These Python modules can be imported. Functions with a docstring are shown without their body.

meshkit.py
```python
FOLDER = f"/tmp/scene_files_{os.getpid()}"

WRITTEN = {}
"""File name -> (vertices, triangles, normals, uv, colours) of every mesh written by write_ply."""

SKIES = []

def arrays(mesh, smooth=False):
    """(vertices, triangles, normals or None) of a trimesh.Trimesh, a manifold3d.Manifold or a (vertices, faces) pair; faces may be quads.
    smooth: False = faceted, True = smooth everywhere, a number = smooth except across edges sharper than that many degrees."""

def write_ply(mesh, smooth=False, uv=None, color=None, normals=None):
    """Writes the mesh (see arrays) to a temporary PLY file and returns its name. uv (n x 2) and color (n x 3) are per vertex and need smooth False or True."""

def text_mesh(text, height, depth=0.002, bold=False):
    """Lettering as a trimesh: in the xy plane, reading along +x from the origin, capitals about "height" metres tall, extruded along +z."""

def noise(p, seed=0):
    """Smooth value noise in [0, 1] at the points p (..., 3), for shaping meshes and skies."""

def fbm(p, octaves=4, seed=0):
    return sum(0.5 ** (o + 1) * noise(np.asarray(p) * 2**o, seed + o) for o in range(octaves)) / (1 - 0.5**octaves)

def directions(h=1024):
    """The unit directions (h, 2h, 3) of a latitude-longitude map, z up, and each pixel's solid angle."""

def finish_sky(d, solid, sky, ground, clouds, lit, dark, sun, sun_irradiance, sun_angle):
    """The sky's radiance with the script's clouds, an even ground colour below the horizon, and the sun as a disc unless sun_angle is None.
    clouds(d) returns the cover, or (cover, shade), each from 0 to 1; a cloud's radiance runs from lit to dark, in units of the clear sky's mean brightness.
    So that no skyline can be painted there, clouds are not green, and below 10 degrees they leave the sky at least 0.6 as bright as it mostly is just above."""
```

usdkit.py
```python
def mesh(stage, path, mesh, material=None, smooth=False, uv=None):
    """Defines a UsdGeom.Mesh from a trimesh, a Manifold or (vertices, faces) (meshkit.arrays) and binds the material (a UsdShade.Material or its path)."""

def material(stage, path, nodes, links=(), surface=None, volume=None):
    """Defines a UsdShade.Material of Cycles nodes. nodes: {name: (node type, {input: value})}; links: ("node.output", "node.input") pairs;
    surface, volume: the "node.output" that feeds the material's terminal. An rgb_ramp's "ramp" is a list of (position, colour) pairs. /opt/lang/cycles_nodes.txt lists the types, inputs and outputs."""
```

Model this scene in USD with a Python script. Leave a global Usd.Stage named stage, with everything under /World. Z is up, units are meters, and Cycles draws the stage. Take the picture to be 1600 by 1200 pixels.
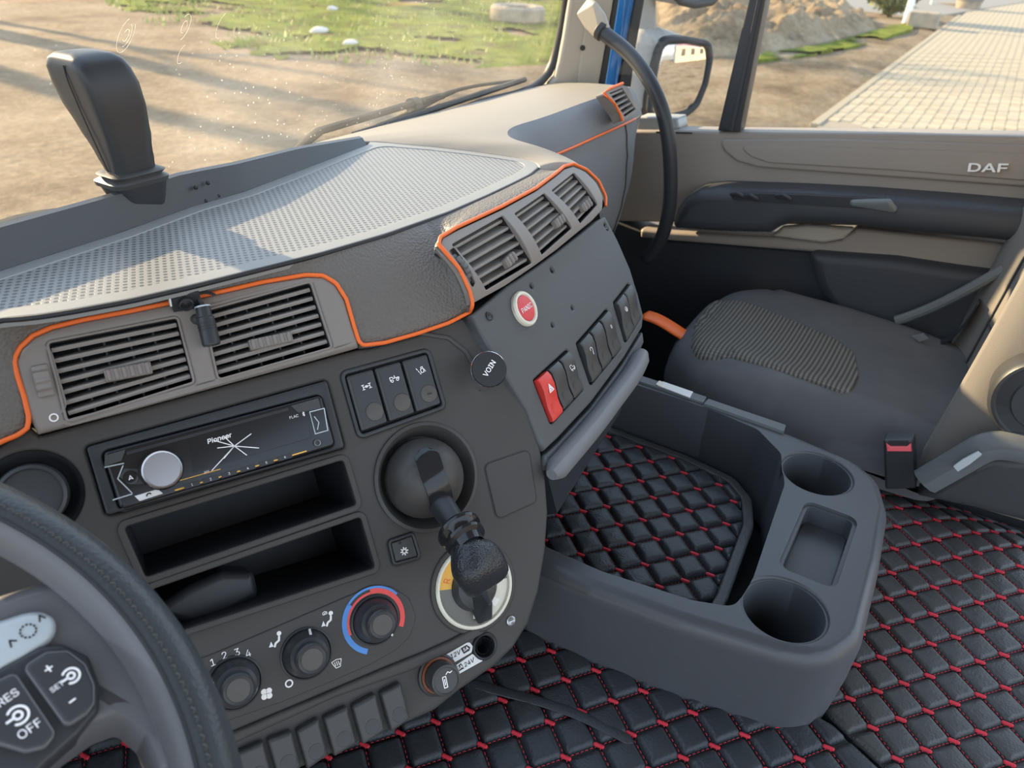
import math, random, numpy as np, trimesh, manifold3d as m3, mapbox_earcut, usdkit, meshkit
from shapely.geometry import Polygon, Point, LineString, box as sbox
from shapely import affinity, union_all
from pxr import Usd, UsdGeom, UsdLux, UsdShade, Gf, Sdf

stage = Usd.Stage.CreateInMemory()
UsdGeom.SetStageUpAxis(stage, UsdGeom.Tokens.z)
UsdGeom.SetStageMetersPerUnit(stage, 1.0)
stage.DefinePrim('/World', 'Xform')
random.seed(7); rng = np.random.default_rng(7)
A = np.array

# ---------------------------------------------------------------- camera, sky, sun, exposure
F, HEAD, PITCH, ROLL, C = 1180.0, 60.0, 31.4, 3.0, A([0, 0, 1.15])
def _basis():
    h, p, r = map(math.radians, (HEAD, PITCH, ROLL))
    fwd = A([math.sin(h)*math.cos(p), math.cos(h)*math.cos(p), -math.sin(p)])
    rt = A([math.cos(h), -math.sin(h), 0]); up = np.cross(rt, fwd)
    return math.cos(r)*rt + math.sin(r)*up, -math.sin(r)*rt + math.cos(r)*up, fwd
CR, CU, CF = _basis()
cam = UsdGeom.Camera.Define(stage, '/World/camera')
M = np.eye(4); M[0, :3], M[1, :3], M[2, :3], M[3, :3] = CR, CU, -CF, C
cam.AddTransformOp().Set(Gf.Matrix4d(M.tolist()))
cam.CreateHorizontalApertureAttr(36.0); cam.CreateVerticalApertureAttr(27.0)
cam.CreateFocalLengthAttr(F/1600*36); cam.CreateClippingRangeAttr(Gf.Vec2f(0.05, 500))
cam.CreateFStopAttr(9.0); cam.CreateFocusDistanceAttr(0.74)
EXPOSURE = 0.45
SUN_AZ, SUN_EL, SUN_I, SKY_I = 3.0, 20.0, 2.8, 1.15
cam.CreateExposureAttr(EXPOSURE)
_a, _e = math.radians(SUN_AZ), math.radians(SUN_EL)
SUN = A([math.sin(_a)*math.cos(_e), math.cos(_a)*math.cos(_e), math.sin(_e)])
dome = UsdLux.DomeLight.Define(stage, '/World/sky_light'); dome.CreateIntensityAttr(1.0)
_sky = usdkit.material(stage, '/World/Looks/sky', {
    'tc': ('texture_coordinate', {}), 'sep': ('separate_xyz', {}),
    'r': ('rgb_ramp', {'ramp': [(0, (.42, .38, .32)), (.49, (.50, .46, .40)), (.51, (1.10, 1.10, 1.06)), (.60, (.88, 1.02, 1.18)), (1, (.55, .78, 1.15))]}),
    'm': ('map_range', {'from_min': -1, 'from_max': 1, 'to_min': 0, 'to_max': 1}),
    'n': ('noise_texture', {'scale': 2.2, 'detail': 5}), 'c': ('rgb_ramp', {'ramp': [(.45, (0, 0, 0)), (.7, (1, 1, 1))]}),
    'mx': ('mix', {'color2': (1.15, 1.13, 1.1)}), 'k': ('math', {'math_type': 'multiply', 'value2': .5}),
    'bg': ('background_shader', {'strength': SKY_I})},
    [('tc.generated', 'sep.vector'), ('sep.z', 'm.value'), ('m.result', 'r.fac'), ('tc.generated', 'n.vector'), ('n.fac', 'c.fac'),
     ('c.alpha', 'k.value1'), ('r.color', 'mx.color1'), ('r.color', 'bg.color')], surface='bg.background')
UsdShade.MaterialBindingAPI.Apply(dome.GetPrim()).Bind(_sky)
sun = UsdLux.DistantLight.Define(stage, '/World/sun'); sun.CreateIntensityAttr(SUN_I); sun.CreateAngleAttr(0.9); sun.CreateNormalizeAttr(True)
sun.CreateColorAttr(Gf.Vec3f(1.0, .77, .47))
_z = SUN; _x = np.cross([0, 0, 1.0], _z); _x /= np.linalg.norm(_x); _y = np.cross(_z, _x)
M = np.eye(4); M[0, :3], M[1, :3], M[2, :3] = _x, _y, _z
sun.AddTransformOp().Set(Gf.Matrix4d(M.tolist()))

# ---------------------------------------------------------------- measuring: where the line of sight of a picture point meets a surface of the cab
def ray(px, py): return (px-800)/F*CR - (py-600)/F*CU + CF
def hit(p, p0, n):
    d = ray(*p); n = A(n, float); return C + d*(np.dot(A(p0)-C, n)/np.dot(d, n))
def zp(p, z): return hit(p, (0, 0, z), (0, 0, 1))
def xp(p, x): return hit(p, (x, 0, 0), (1, 0, 0))
def yp(p, y): return hit(p, (0, y, 0), (0, 1, 0))

class Fr:
    """A flat frame: origin O, axes u (across), v (up the face), w (out of the face)."""
    def __init__(s, O, u, v):
        s.O = A(O, float); s.u = A(u, float)/np.linalg.norm(u); v = A(v, float); v = v - s.u*(v@s.u)
        s.v = v/np.linalg.norm(v); s.w = np.cross(s.u, s.v)
    def pt(s, u, v, w=0): return s.O + u*s.u + v*s.v + w*s.w
    def px(s, p, w=0):
        q = hit(p, s.pt(0, 0, w), s.w) - s.O; return (q@s.u, q@s.v)
    def pp(s, pts, w=0): return [s.px(p, w) for p in pts]
    def to(s, m):
        m = m.copy(); m.vertices = s.O + m.vertices @ np.stack([s.u, s.v, s.w]); return m
def leaning(az, tilt, O):
    a, t = math.radians(az), math.radians(tilt)
    d = A([math.sin(a), math.cos(a), 0]); n = A([math.cos(a), -math.sin(a), 0])
    return Fr(O, d, -(n*math.sin(t) - A([0, 0, 1])*math.cos(t)))

# ---------------------------------------------------------------- mesh helpers
TM = trimesh.Trimesh
def cat(*ms):
    out = []
    for m in ms: out += m if isinstance(m, (list, tuple)) else [m]
    return trimesh.util.concatenate(out)
def tm(v, f):
    f = A(f)
    if f.shape[1] == 4: f = np.vstack([f[:, [0, 1, 2]], f[:, [0, 2, 3]]])
    return TM(A(v, float), f, process=False)
def grid(rows, close_u=False, close_v=False):
    """Quads between rows of points (n, m, 3)."""
    P = A(rows, float); n, m = P.shape[:2]; q = []
    i, j = np.meshgrid(np.arange(n if close_u else n-1), np.arange(m if close_v else m-1), indexing='ij')
    i2, j2 = (i+1) % n, (j+1) % m
    q = np.stack([i*m+j, i*m+j2, i2*m+j2, i2*m+j], -1).reshape(-1, 4)
    return tm(P.reshape(-1, 3), q)
def pg(pts): return Polygon(pts).buffer(0)
def rnd(p, r):
    while p.buffer(-r).is_empty: r *= .6
    return p.buffer(-r).buffer(2*r, quad_segs=6).buffer(-r, quad_segs=6)
def rrect(w, h, r, c=(0, 0)):
    return sbox(c[0]-w/2+r, c[1]-h/2+r, c[0]+w/2-r, c[1]+h/2-r).buffer(r, quad_segs=5)
def disc(r, c=(0, 0), n=12): return Point(*c).buffer(r, quad_segs=n)
def quadp(f, pts, r=0, w=0):
    p = pg(f.pp(pts, w)); return rnd(p, r) if r else p
def _ring(r, ccw):
    c = A(r.coords)[:-1, :2]; keep = np.linalg.norm(c-np.roll(c, 1, 0), axis=1) > 1e-6; c = c[keep]
    area = np.sum(c[:, 0]*np.roll(c[:, 1], -1)-np.roll(c[:, 0], -1)*c[:, 1])
    return c if (area > 0) == ccw else c[::-1]
def _off(c, d):
    """Ring moved d to its left (inwards for ccw)."""
    e = np.roll(c, -1, 0)-c; e /= np.linalg.norm(e, axis=1, keepdims=True); n = np.stack([-e[:, 1], e[:, 0]], 1)
    b = n+np.roll(n, 1, 0); k = np.sum(b*b, 1, keepdims=True)/2; return c + d*b/np.maximum(k, .3)
def bev(p, w0, w1, r=0.0, n=3, bottom=False, inner=None):
    """Polygon (with holes) raised from w0 to w1, its upper edges rounded by r."""
    out = []
    for g in getattr(p, 'geoms', [p]):
        if g.is_empty or g.area < 1e-9: continue
        g = g.simplify(1e-5)
        rings = [_ring(g.exterior, True)] + [_ring(i, False) for i in g.interiors]
        steps = [(0, w0)] + ([(r*(1-math.cos(t)), w1-r+r*math.sin(t)) for t in np.linspace(0, math.pi/2, n+1)] if r else [(0, w1)])
        V, Fc, tops, base = [], [], [], 0
        for R_ in rings:
            k = len(R_)
            for s, (d, w) in enumerate(steps):
                V.append(np.c_[_off(R_, d) if d else R_, np.full(k, w)])
                if s:
                    i = np.arange(k); j = (i+1) % k; a, b = base+(s-1)*k, base+s*k
                    Fc += [np.stack([a+i, a+j, b+j], 1), np.stack([a+i, b+j, b+i], 1)]
            tops.append(base+(len(steps)-1)*k+np.arange(k)); base += len(steps)*k
        V = np.vstack(V); idx = np.concatenate(tops); T = V[idx][:, :2]
        tri = mapbox_earcut.triangulate_float64(np.ascontiguousarray(T), np.cumsum([len(t) for t in tops]).astype(np.uint32)).reshape(-1, 3).astype(int)
        if len(tri):
            a = T[tri]; cr = (a[:, 1, 0]-a[:, 0, 0])*(a[:, 2, 1]-a[:, 0, 1])-(a[:, 1, 1]-a[:, 0, 1])*(a[:, 2, 0]-a[:, 0, 0])
            tri[cr < 0] = tri[cr < 0][:, ::-1]
            Fc.append(idx[tri])
            if bottom: Fc.append((idx[tri]-(len(steps)-1)*np.repeat([len(t) for t in tops], [len(t) for t in tops])[np.searchsorted(idx, idx[tri])] if len(rings) == 1 else idx[tri][:0])[:, ::-1])
        out.append(TM(V, np.vstack(Fc), process=False))
    return cat(out)
def puff(p, w0, w1, r, n=4, sp=None, dome=0.0):
    """Cushion-like raised polygon: rounded over r at its rim, whatever its outline."""
    import shapely
    from scipy.spatial import Delaunay
    rz = min(r, w1-w0); sp = sp or max(r/2, .002); P, Z = [], []; L0 = 0
    lev = [(r*(1-math.cos(t)), w1-rz+rz*math.sin(t)) for t in np.linspace(0, math.pi/2, n+1)]
    if dome: lev += [(r+k, w1+dome*(1-math.exp(-k/(r+.001)))) for k in np.arange(1, 40)*sp*1.5]
    for d, z in lev:
        q = p.buffer(-d) if d else p
        if q.is_empty: break
        for g in getattr(q, 'geoms', [q]):
            L = g.exterior.length; m = max(8 if d == 0 else 4, int(L/sp))
            if d == 0:
                c = _ring(g.exterior, True); c = resamp(np.vstack([c, c[:1]]), m+1)[:-1]; L0 = m
            else: c = A([g.exterior.interpolate(k/m, normalized=True).coords[0] for k in range(m)])
            P.append(c); Z.append(np.full(len(c), z))
    P, Z = np.vstack(P), np.concatenate(Z); tri = Delaunay(P+1e-7*np.sin(np.arange(len(P)*2).reshape(-1, 2)*12.9)).simplices
    rim = Polygon(P[:L0]).buffer(1e-7); c = P[tri].mean(1); tri = tri[shapely.contains_xy(rim, c[:, 0], c[:, 1])]
    a = P[tri]; cr = (a[:, 1, 0]-a[:, 0, 0])*(a[:, 2, 1]-a[:, 0, 1])-(a[:, 1, 1]-a[:, 0, 1])*(a[:, 2, 0]-a[:, 0, 0]); tri[cr < 0] = tri[cr < 0][:, ::-1]
    i = np.arange(L0); j = (i+1) % L0; k = len(P)
    return TM(np.vstack([np.c_[P, Z], np.c_[P[:L0], np.full(L0, w0)]]), np.vstack([tri, np.stack([k+i, k+j, j], 1), np.stack([k+i, j, i], 1)]), process=False)
def pocket(p, w, depth, taper=0.0, r=0.0):
    """Walls and floor of a recess."""
    c = _ring(p.exterior, True); k = len(c); st = [(0, w), (taper, w-depth)]
    V = np.vstack([np.c_[_off(c, d) if d else c, np.full(k, z)] for d, z in st]); i = np.arange(k); j = (i+1) % k
    tri = mapbox_earcut.triangulate_float64(np.ascontiguousarray(V[k:, :2]), A([k], np.uint32)).reshape(-1, 3).astype(int)
    return TM(V, np.vstack([np.stack([i, k+j, j], 1), np.stack([i, k+i, k+j], 1), tri+k]), process=False)
def tube(pts, r, sides=10, closed=False, cap=True, flat=1.0):
    P = A(pts, float); n = len(P); r = np.broadcast_to(r, (n,))
    T = (np.roll(P, -1, 0)-np.roll(P, 1, 0)) if closed else np.gradient(P, axis=0)
    T /= np.linalg.norm(T, axis=1, keepdims=True)+1e-12
    nrm = np.cross(T[0], [0, 0, 1.0]); nrm = nrm if np.linalg.norm(nrm) > 1e-3 else np.cross(T[0], [1.0, 0, 0])
    rows = []; ang = np.arange(sides)*2*np.pi/sides
    for i in range(n):
        nrm = nrm-T[i]*(nrm@T[i]); nrm /= np.linalg.norm(nrm); b = np.cross(T[i], nrm)
        rows.append(P[i]+r[i]*(np.cos(ang)[:, None]*nrm+flat*np.sin(ang)[:, None]*b))
    m = grid(rows, close_u=closed, close_v=True)
    if cap and not closed:
        v = np.vstack([m.vertices, P[:1], P[-1:]]); k = n*sides; j = np.arange(sides); j2 = (j+1) % sides
        f = np.vstack([m.faces, np.stack([np.full(sides, k), j2, j], 1), np.stack([np.full(sides, k+1), (n-1)*sides+j, (n-1)*sides+j2], 1)])
        m = TM(v, f, process=False)
    return m
def spline(pts, n=40):
    from scipy.interpolate import CubicSpline
    P = A(pts, float); t = np.r_[0, np.cumsum(np.linalg.norm(np.diff(P, axis=0), axis=1))]
    return CubicSpline(t, P)(np.linspace(0, t[-1], n))
def resamp(pts, n):
    P = A(pts, float); t = np.r_[0, np.cumsum(np.linalg.norm(np.diff(P, axis=0), axis=1))]; s = np.linspace(0, t[-1], n)
    return np.stack([np.interp(s, t, P[:, k]) for k in range(P.shape[1])], 1)
def lathe(prof, n=32, c=(0, 0)):
    """Profile of (radius, w) about w through c."""
    a = np.arange(n)*2*np.pi/n
    return grid([np.stack([c[0]+r*np.cos(a), c[1]+r*np.sin(a), np.full(n, w)], 1) for r, w in prof], close_v=True)
def hull(pts):
    return trimesh.convex.convex_hull(A(pts, float))
def rhull(pts, r, sub=1):
    """Rounded hull: spheres of radius r at the points."""
    s = trimesh.creation.icosphere(sub, r).vertices
    return hull(np.vstack([p+s for p in A(pts, float)]))
def bx(u0, u1, v0, v1, w0, w1, r=.0):
    if r: return rhull([(a, b, c) for a in (u0+r, u1-r) for b in (v0+r, v1-r) for c in (w0+r, w1-r)], r)
    m = trimesh.creation.box([u1-u0, v1-v0, w1-w0]); m.apply_translation([(u0+u1)/2, (v0+v1)/2, (w0+w1)/2]); return m
def rot2(m, deg, c=(0, 0)):
    a = math.radians(deg); m = m.copy(); v = m.vertices; x, y = v[:, 0]-c[0], v[:, 1]-c[1]
    m.vertices = np.c_[c[0]+x*math.cos(a)-y*math.sin(a), c[1]+x*math.sin(a)+y*math.cos(a), v[:, 2]]; return m
def text(s, h, at, deg=0, w=0.0, depth=.0003, sx=1.0, bold=False, center=True, slant=0):
    m = meshkit.text_mesh(s, h, depth, bold); v = A(m.vertices)
    if center: v = v-A([*((v.min(0)+v.max(0))/2)[:2], 0])
    v[:, 0] = v[:, 0]*sx + slant*v[:, 1]; m.vertices = v; m = rot2(m, deg); m.apply_translation([at[0], at[1], w]); return m
def stroke(pts, wd, w, depth=.0003):
    return bev(LineString(pts).buffer(wd/2, quad_segs=3), w, w+depth)

# ---------------------------------------------------------------- naming, things, parts
_used = {}
def numbered(path):
    k = _used.get(path, 0); _used[path] = k+1; return path if k == 0 else f'{path}_{k:03d}'
class Thing:
    def __init__(s, name, label, cat_, group=None, kind=None):
        s.path = numbered('/World/'+name); s.meta = dict(label=label, category=cat_)
        if group: s.meta['group'] = group
        if kind: s.meta['kind'] = kind
        s.parts = []
    def part(s, name, mesh, mat, smooth=35, parent=None, label=None, kind=None):
        path = numbered((parent or s.path)+'/'+name); s.parts.append((path, mesh, mat, smooth, label, kind)); return path
    def done(s, base=None):
        V = np.vstack([p[1].vertices for p in s.parts])
        lo, hi = V.min(0), V.max(0); s.base = A([(lo[0]+hi[0])/2, (lo[1]+hi[1])/2, lo[2]]) if base is None else A(base)
        x = UsdGeom.Xform.Define(stage, s.path); x.AddTranslateOp().Set(Gf.Vec3d(*map(float, s.base)))
        for k, v in s.meta.items(): x.GetPrim().SetCustomDataByKey(k, v)
        for path, mesh, mat, smooth, label, kind in s.parts:
            m = mesh.copy(); m.vertices = m.vertices-s.base
            o = usdkit.mesh(stage, path, m, '/World/Looks/'+mat, smooth).GetPrim()
            if label: o.SetCustomDataByKey('label', label)
            if kind: o.SetCustomDataByKey('kind', kind)
        return s
def single(name, mesh, mat, label, cat_, smooth=35, group=None, kind=None):
    path = numbered('/World/'+name); c = mesh.bounds; b = A([(c[0][0]+c[1][0])/2, (c[0][1]+c[1][1])/2, c[0][2]])
    m = mesh.copy(); m.vertices = m.vertices-b
    o = usdkit.mesh(stage, path, m, '/World/Looks/'+mat, smooth); o.AddTranslateOp().Set(Gf.Vec3d(*map(float, b))); o = o.GetPrim()
    for k, v in dict(label=label, category=cat_, group=group, kind=kind).items():
        if v: o.SetCustomDataByKey(k, v)
    return o
def copy_of(t, loc, label, rotz=0, scale=None):
    x = UsdGeom.Xform.Define(stage, numbered(t.path)); x.AddTranslateOp().Set(Gf.Vec3d(*map(float, loc)))
    if rotz: x.AddRotateZOp().Set(float(rotz))
    if scale: x.AddScaleOp().Set(Gf.Vec3f(*scale))
    p = x.GetPrim(); p.GetReferences().AddInternalReference(t.path); p.SetInstanceable(True)
    p.SetCustomDataByKey('label', label); p.SetCustomDataByKey('category', t.meta['category'])
    if 'group' in t.meta: p.SetCustomDataByKey('group', t.meta['group'])
    return p

# ---------------------------------------------------------------- materials
def mat(name, color, rough=.5, metal=0, bump=None, vary=None, spec=.5, extra=None, coat=0):
    """bump: (scale, strength, kind); vary: (scale, second colour, low, high)"""
    n = {'p': ('principled_bsdf', {'base_color': color, 'roughness': rough, 'metallic': metal, 'specular_ior_level': spec, **({'coat_weight': coat} if coat else {}), **(extra or {})}), 'tc': ('texture_coordinate', {})}
    L = []
    if bump:
        kind = bump[2] if len(bump) > 2 else 'noise'
        if kind == 'noise': n['t'] = ('noise_texture', {'scale': bump[0], 'detail': 3}); o = 't.fac'
        elif kind == 'cells': n['t'] = ('voronoi_texture', {'scale': bump[0], 'feature': 'smooth_f1', 'smoothness': .6}); o = 't.distance'
        n['b'] = ('bump', {'strength': bump[1], 'distance': .4/bump[0]})
        L += [('tc.object', 't.vector'), (o, 'b.height'), ('b.normal', 'p.normal')]
    if vary:
        n['vn'] = ('noise_texture', {'scale': vary[0], 'detail': 5, 'roughness': .6})
        n['vr'] = ('rgb_ramp', {'ramp': [(vary[2], color), (vary[3], vary[1])]})
        L += [('tc.object', 'vn.vector'), ('vn.fac', 'vr.fac'), ('vr.color', 'p.base_color')]
    return usdkit.material(stage, '/World/Looks/'+name, n, L, surface='p.BSDF')
mat('fascia', (.040, .0355, .0315), .52, bump=(2600, .25))
mat('fascia_smooth', (.040, .037, .034), .42)
mat('switch_plate', (.072, .075, .078), .50, bump=(2600, .25))
mat('pad_grain', (.120, .108, .095), .46, bump=(430, 1.0, 'cells'))
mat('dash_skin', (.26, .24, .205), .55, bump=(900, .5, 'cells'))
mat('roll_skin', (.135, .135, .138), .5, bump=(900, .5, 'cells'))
mat('glove_plastic', (.150, .152, .158), .55, bump=(1500, .3))
mat('taupe', (.205, .180, .160), .45, bump=(2500, .15))
mat('slat', (.24, .22, .20), .40)
mat('slat_dark', (.085, .082, .078), .40)
mat('black', (.012, .012, .013), .5)
mat('black_gloss', (.010, .010, .011), .12)
mat('black_satin', (.020, .021, .023), .35)
mat('cubby_black', (.014, .015, .018), .45)
mat('rubber', (.022, .022, .023), .6)
mat('orange', (.80, .145, .022), .42)
mat('red_plastic', (.62, .045, .035), .38)
mat('red_sticker', (.62, .06, .07), .35)
mat('white_print', (.86, .82, .80), .5)
mat('white_plastic', (.72, .72, .70), .4)
mat('cream_plastic', (.70, .66, .54), .35)
mat('yellow_print', (.80, .42, .05), .4)
mat('grey_print', (.15, .14, .115), .4)
mat('blue_print', (.06, .24, .62), .4)
mat('red_print', (.80, .06, .05), .4)
mat('chrome', (.85, .85, .86), .12, 1)
mat('steel', (.45, .45, .46), .35, 1)
mat('mirror', (.92, .93, .95), .01, 1)
mat('silver', (.42, .46, .47), .38, .2)
mat('switch_black', (.028, .029, .031), .35, bump=(2600, .15))
mat('switch_grey', (.040, .039, .038), .38, bump=(2600, .15))
mat('button_grey', (.072, .064, .057), .45)
mat('lever_grip', (.016, .017, .019), .24, bump=(650, .8, 'cells'))
mat('tray_plastic', (.052, .055, .060), .36, bump=(2200, .22))
mat('leather', (.030, .034, .038), .42, bump=(420, .3, 'cells'))
mat('leather_warm', (.052, .052, .051), .46, bump=(420, .4, 'cells'))
mat('leather_base', (.016, .016, .017), .55)
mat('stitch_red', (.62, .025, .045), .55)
mat('rim_leather', (.028, .031, .033), .30, bump=(500, .3, 'cells'))
mat('rim_plastic', (.115, .112, .115), .40, bump=(1800, .15))
mat('pillar_beige', (.34, .305, .25), .55, bump=(900, .25, 'cells'))
mat('door_beige', (.235, .205, .175), .55, bump=(1100, .25, 'cells'))
mat('door_dark', (.030, .032, .036), .5, bump=(1300, .2))
mat('door_black', (.012, .014, .018), .6, bump=(1300, .2))
mat('blue_paint', (.004, .115, .32), .22, coat=.6)
mat('mirror_shell', (.30, .29, .27), .45)
mat('grey_post', (.12, .13, .13), .34)
mat('seat_fabric', (.090, .091, .096), .9, bump=(1400, .6), vary=(9, (.115, .116, .120), .45, .7))
mat('seat_side', (.045, .045, .047), .85, bump=(1400, .5))
mat('back_fabric', (.17, .155, .138), .9, bump=(1200, .9))
mat('seat_plastic', (.030, .031, .033), .45, bump=(1500, .2))
mat('seat_arm', (.10, .108, .112), .42)
mat('pink_red', (.75, .11, .13), .35)
mat('wiper', (.022, .023, .023), .75, spec=.15)
mat('tarnish', (.06, .06, .056), .7, spec=.2)
mat('lip_grey', (.045, .050, .055), .36)
mat('amber_dim', (.17, .042, .01), .4)
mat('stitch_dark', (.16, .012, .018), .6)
def special(name, nodes, links, surface='p.BSDF'):
    return usdkit.material(stage, '/World/Looks/'+name, nodes, links, surface=surface)
special('perforated', {'tc': ('texture_coordinate', {}), 'mp': ('mapping', {'rotation': (0, 0, .62), 'scale': (175, 175, 1)}), 'sep': ('separate_xyz', {}), 'cmb': ('combine_xyz', {}),
    'v': ('voronoi_texture', {'dimensions': '2D', 'scale': 1.0, 'randomness': 0.0}), 'r': ('rgb_ramp', {'ramp': [(.26, (.085, .088, .088)), (.36, (.235, .235, .225))]}),
    'b': ('bump', {'strength': .7, 'distance': .0015}), 'p': ('principled_bsdf', {'roughness': .36})},
    [('tc.object', 'mp.vector'), ('mp.vector', 'v.vector'), ('v.distance', 'r.fac'), ('r.color', 'p.base_color'), ('r.color', 'b.height'), ('b.normal', 'p.normal')])
mat('tray_rim', (.235, .238, .23), .38, bump=(1500, .15))
special('seat_weave', {'tc': ('texture_coordinate', {}), 'mp': ('mapping', {'scale': (1, 1, .2), 'rotation': (0, 0, 0)}),
    'w': ('wave_texture', {'scale': 48, 'bands_direction': 'y', 'distortion': .6, 'detail': 2, 'detail_scale': 4}), 'w2': ('wave_texture', {'scale': 60, 'bands_direction': 'x', 'distortion': .4}),
    'r': ('rgb_ramp', {'ramp': [(.25, (.060, .058, .055)), (.6, (.185, .170, .140))]}), 'm': ('mix', {'mix_type': 'multiply', 'fac': .3}), 'b': ('bump', {'strength': .6, 'distance': .002}), 'p': ('principled_bsdf', {'roughness': .85})},
    [('tc.object', 'mp.vector'), ('mp.vector', 'w.vector'), ('mp.vector', 'w2.vector'), ('w.fac', 'r.fac'), ('r.color', 'm.color1'), ('w2.color', 'm.color2'), ('m.color', 'p.base_color'), ('w.fac', 'b.height'), ('b.normal', 'p.normal')])
_f = {'lw': ('layer_weight', {'blend': .5}), 'fp': ('math', {'math_type': 'power', 'value2': 4.0}), 'fm': ('math', {'math_type': 'multiply_add', 'value2': .55, 'value3': .025})}
_fl = [('lw.facing', 'fp.value1'), ('fp.value', 'fm.value1'), ('fm.value', 'm.fac'), ('t.BSDF', 'm.closure1'), ('g.BSDF', 'm.closure2')]
special('pane_clean', {**_f, 't': ('transparent_bsdf', {'color': (.97, .985, .98)}), 'g': ('glossy_bsdf', {'roughness': .0, 'color': (.9, .9, .9)}), 'm': ('mix_closure', {})}, _fl, surface='m.closure')
special('pane_dusty', {**_f, 'tc': ('texture_coordinate', {}), 'v': ('voronoi_texture', {'scale': 95, 'feature': 'f1'}), 'vr': ('rgb_ramp', {'ramp': [(.05, (1, 1, 1)), (.13, (0, 0, 0))]}),
    'n': ('noise_texture', {'scale': 5, 'detail': 4}), 'nr': ('rgb_ramp', {'ramp': [(.45, (0, 0, 0)), (.7, (1, 1, 1))]}), 'k': ('math', {'math_type': 'multiply', 'value2': .30}), 'k2': ('math', {'math_type': 'multiply_add', 'value2': .02, 'value3': .008}), 's': ('math', {'math_type': 'add'}), 'kk': ('math', {'math_type': 'multiply'}),
    'd': ('translucent_bsdf', {'color': (.75, .72, .66)}), 't': ('transparent_bsdf', {'color': (.98, .985, .98)}), 'g': ('glossy_bsdf', {'roughness': .0}), 'm': ('mix_closure', {}), 'm2': ('mix_closure', {})},
    _fl+[('tc.object', 'v.vector'), ('tc.object', 'n.vector'), ('v.distance', 'vr.fac'), ('n.fac', 'nr.fac'), ('vr.color', 'kk.value1'), ('nr.color', 'kk.value2'), ('kk.value', 'k.value1'), ('nr.color', 'k2.value1'), ('k.value', 's.value1'), ('k2.value', 's.value2'),
     ('s.value', 'm2.fac'), ('m.closure', 'm2.closure1'), ('d.BSDF', 'm2.closure2')], surface='m2.closure')

# ---------------------------------------------------------------- the frames of the two instrument faces
P1 = leaning(116.7, 33.0, C+.60*ray(330, 700))          # centre face, turned towards the driver
P3 = leaning(88.0, 34.0, P1.pt(*P1.px((835, 650))))      # right face, with the switches
ZT = .90                                                 # dashboard top
def on1(p, w=0): return P1.pt(*P1.px(p, w), w)
def on3(p, w=0): return P3.pt(*P3.px(p, w), w)

V0, V1_ = .128, .197
def bulge(u, v):
    """How far the right vent housing stands out of the switch panel's plane."""
    t = (v-.155)/.045; return .010*(1-t*t) - .012*max(0, (u-.27)/.07)**2
def p3b(p):
    """Picture point on the bulging front of the right vent."""
    q = P3.px(p)
    for _ in range(4): q = P3.px(p, bulge(*q)+.004)
    return q
# ================================================================ DASHBOARD
dash = Thing('dashboard', 'dark grey wraparound truck dashboard with grained upper pad and orange piping', 'dashboard')
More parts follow.
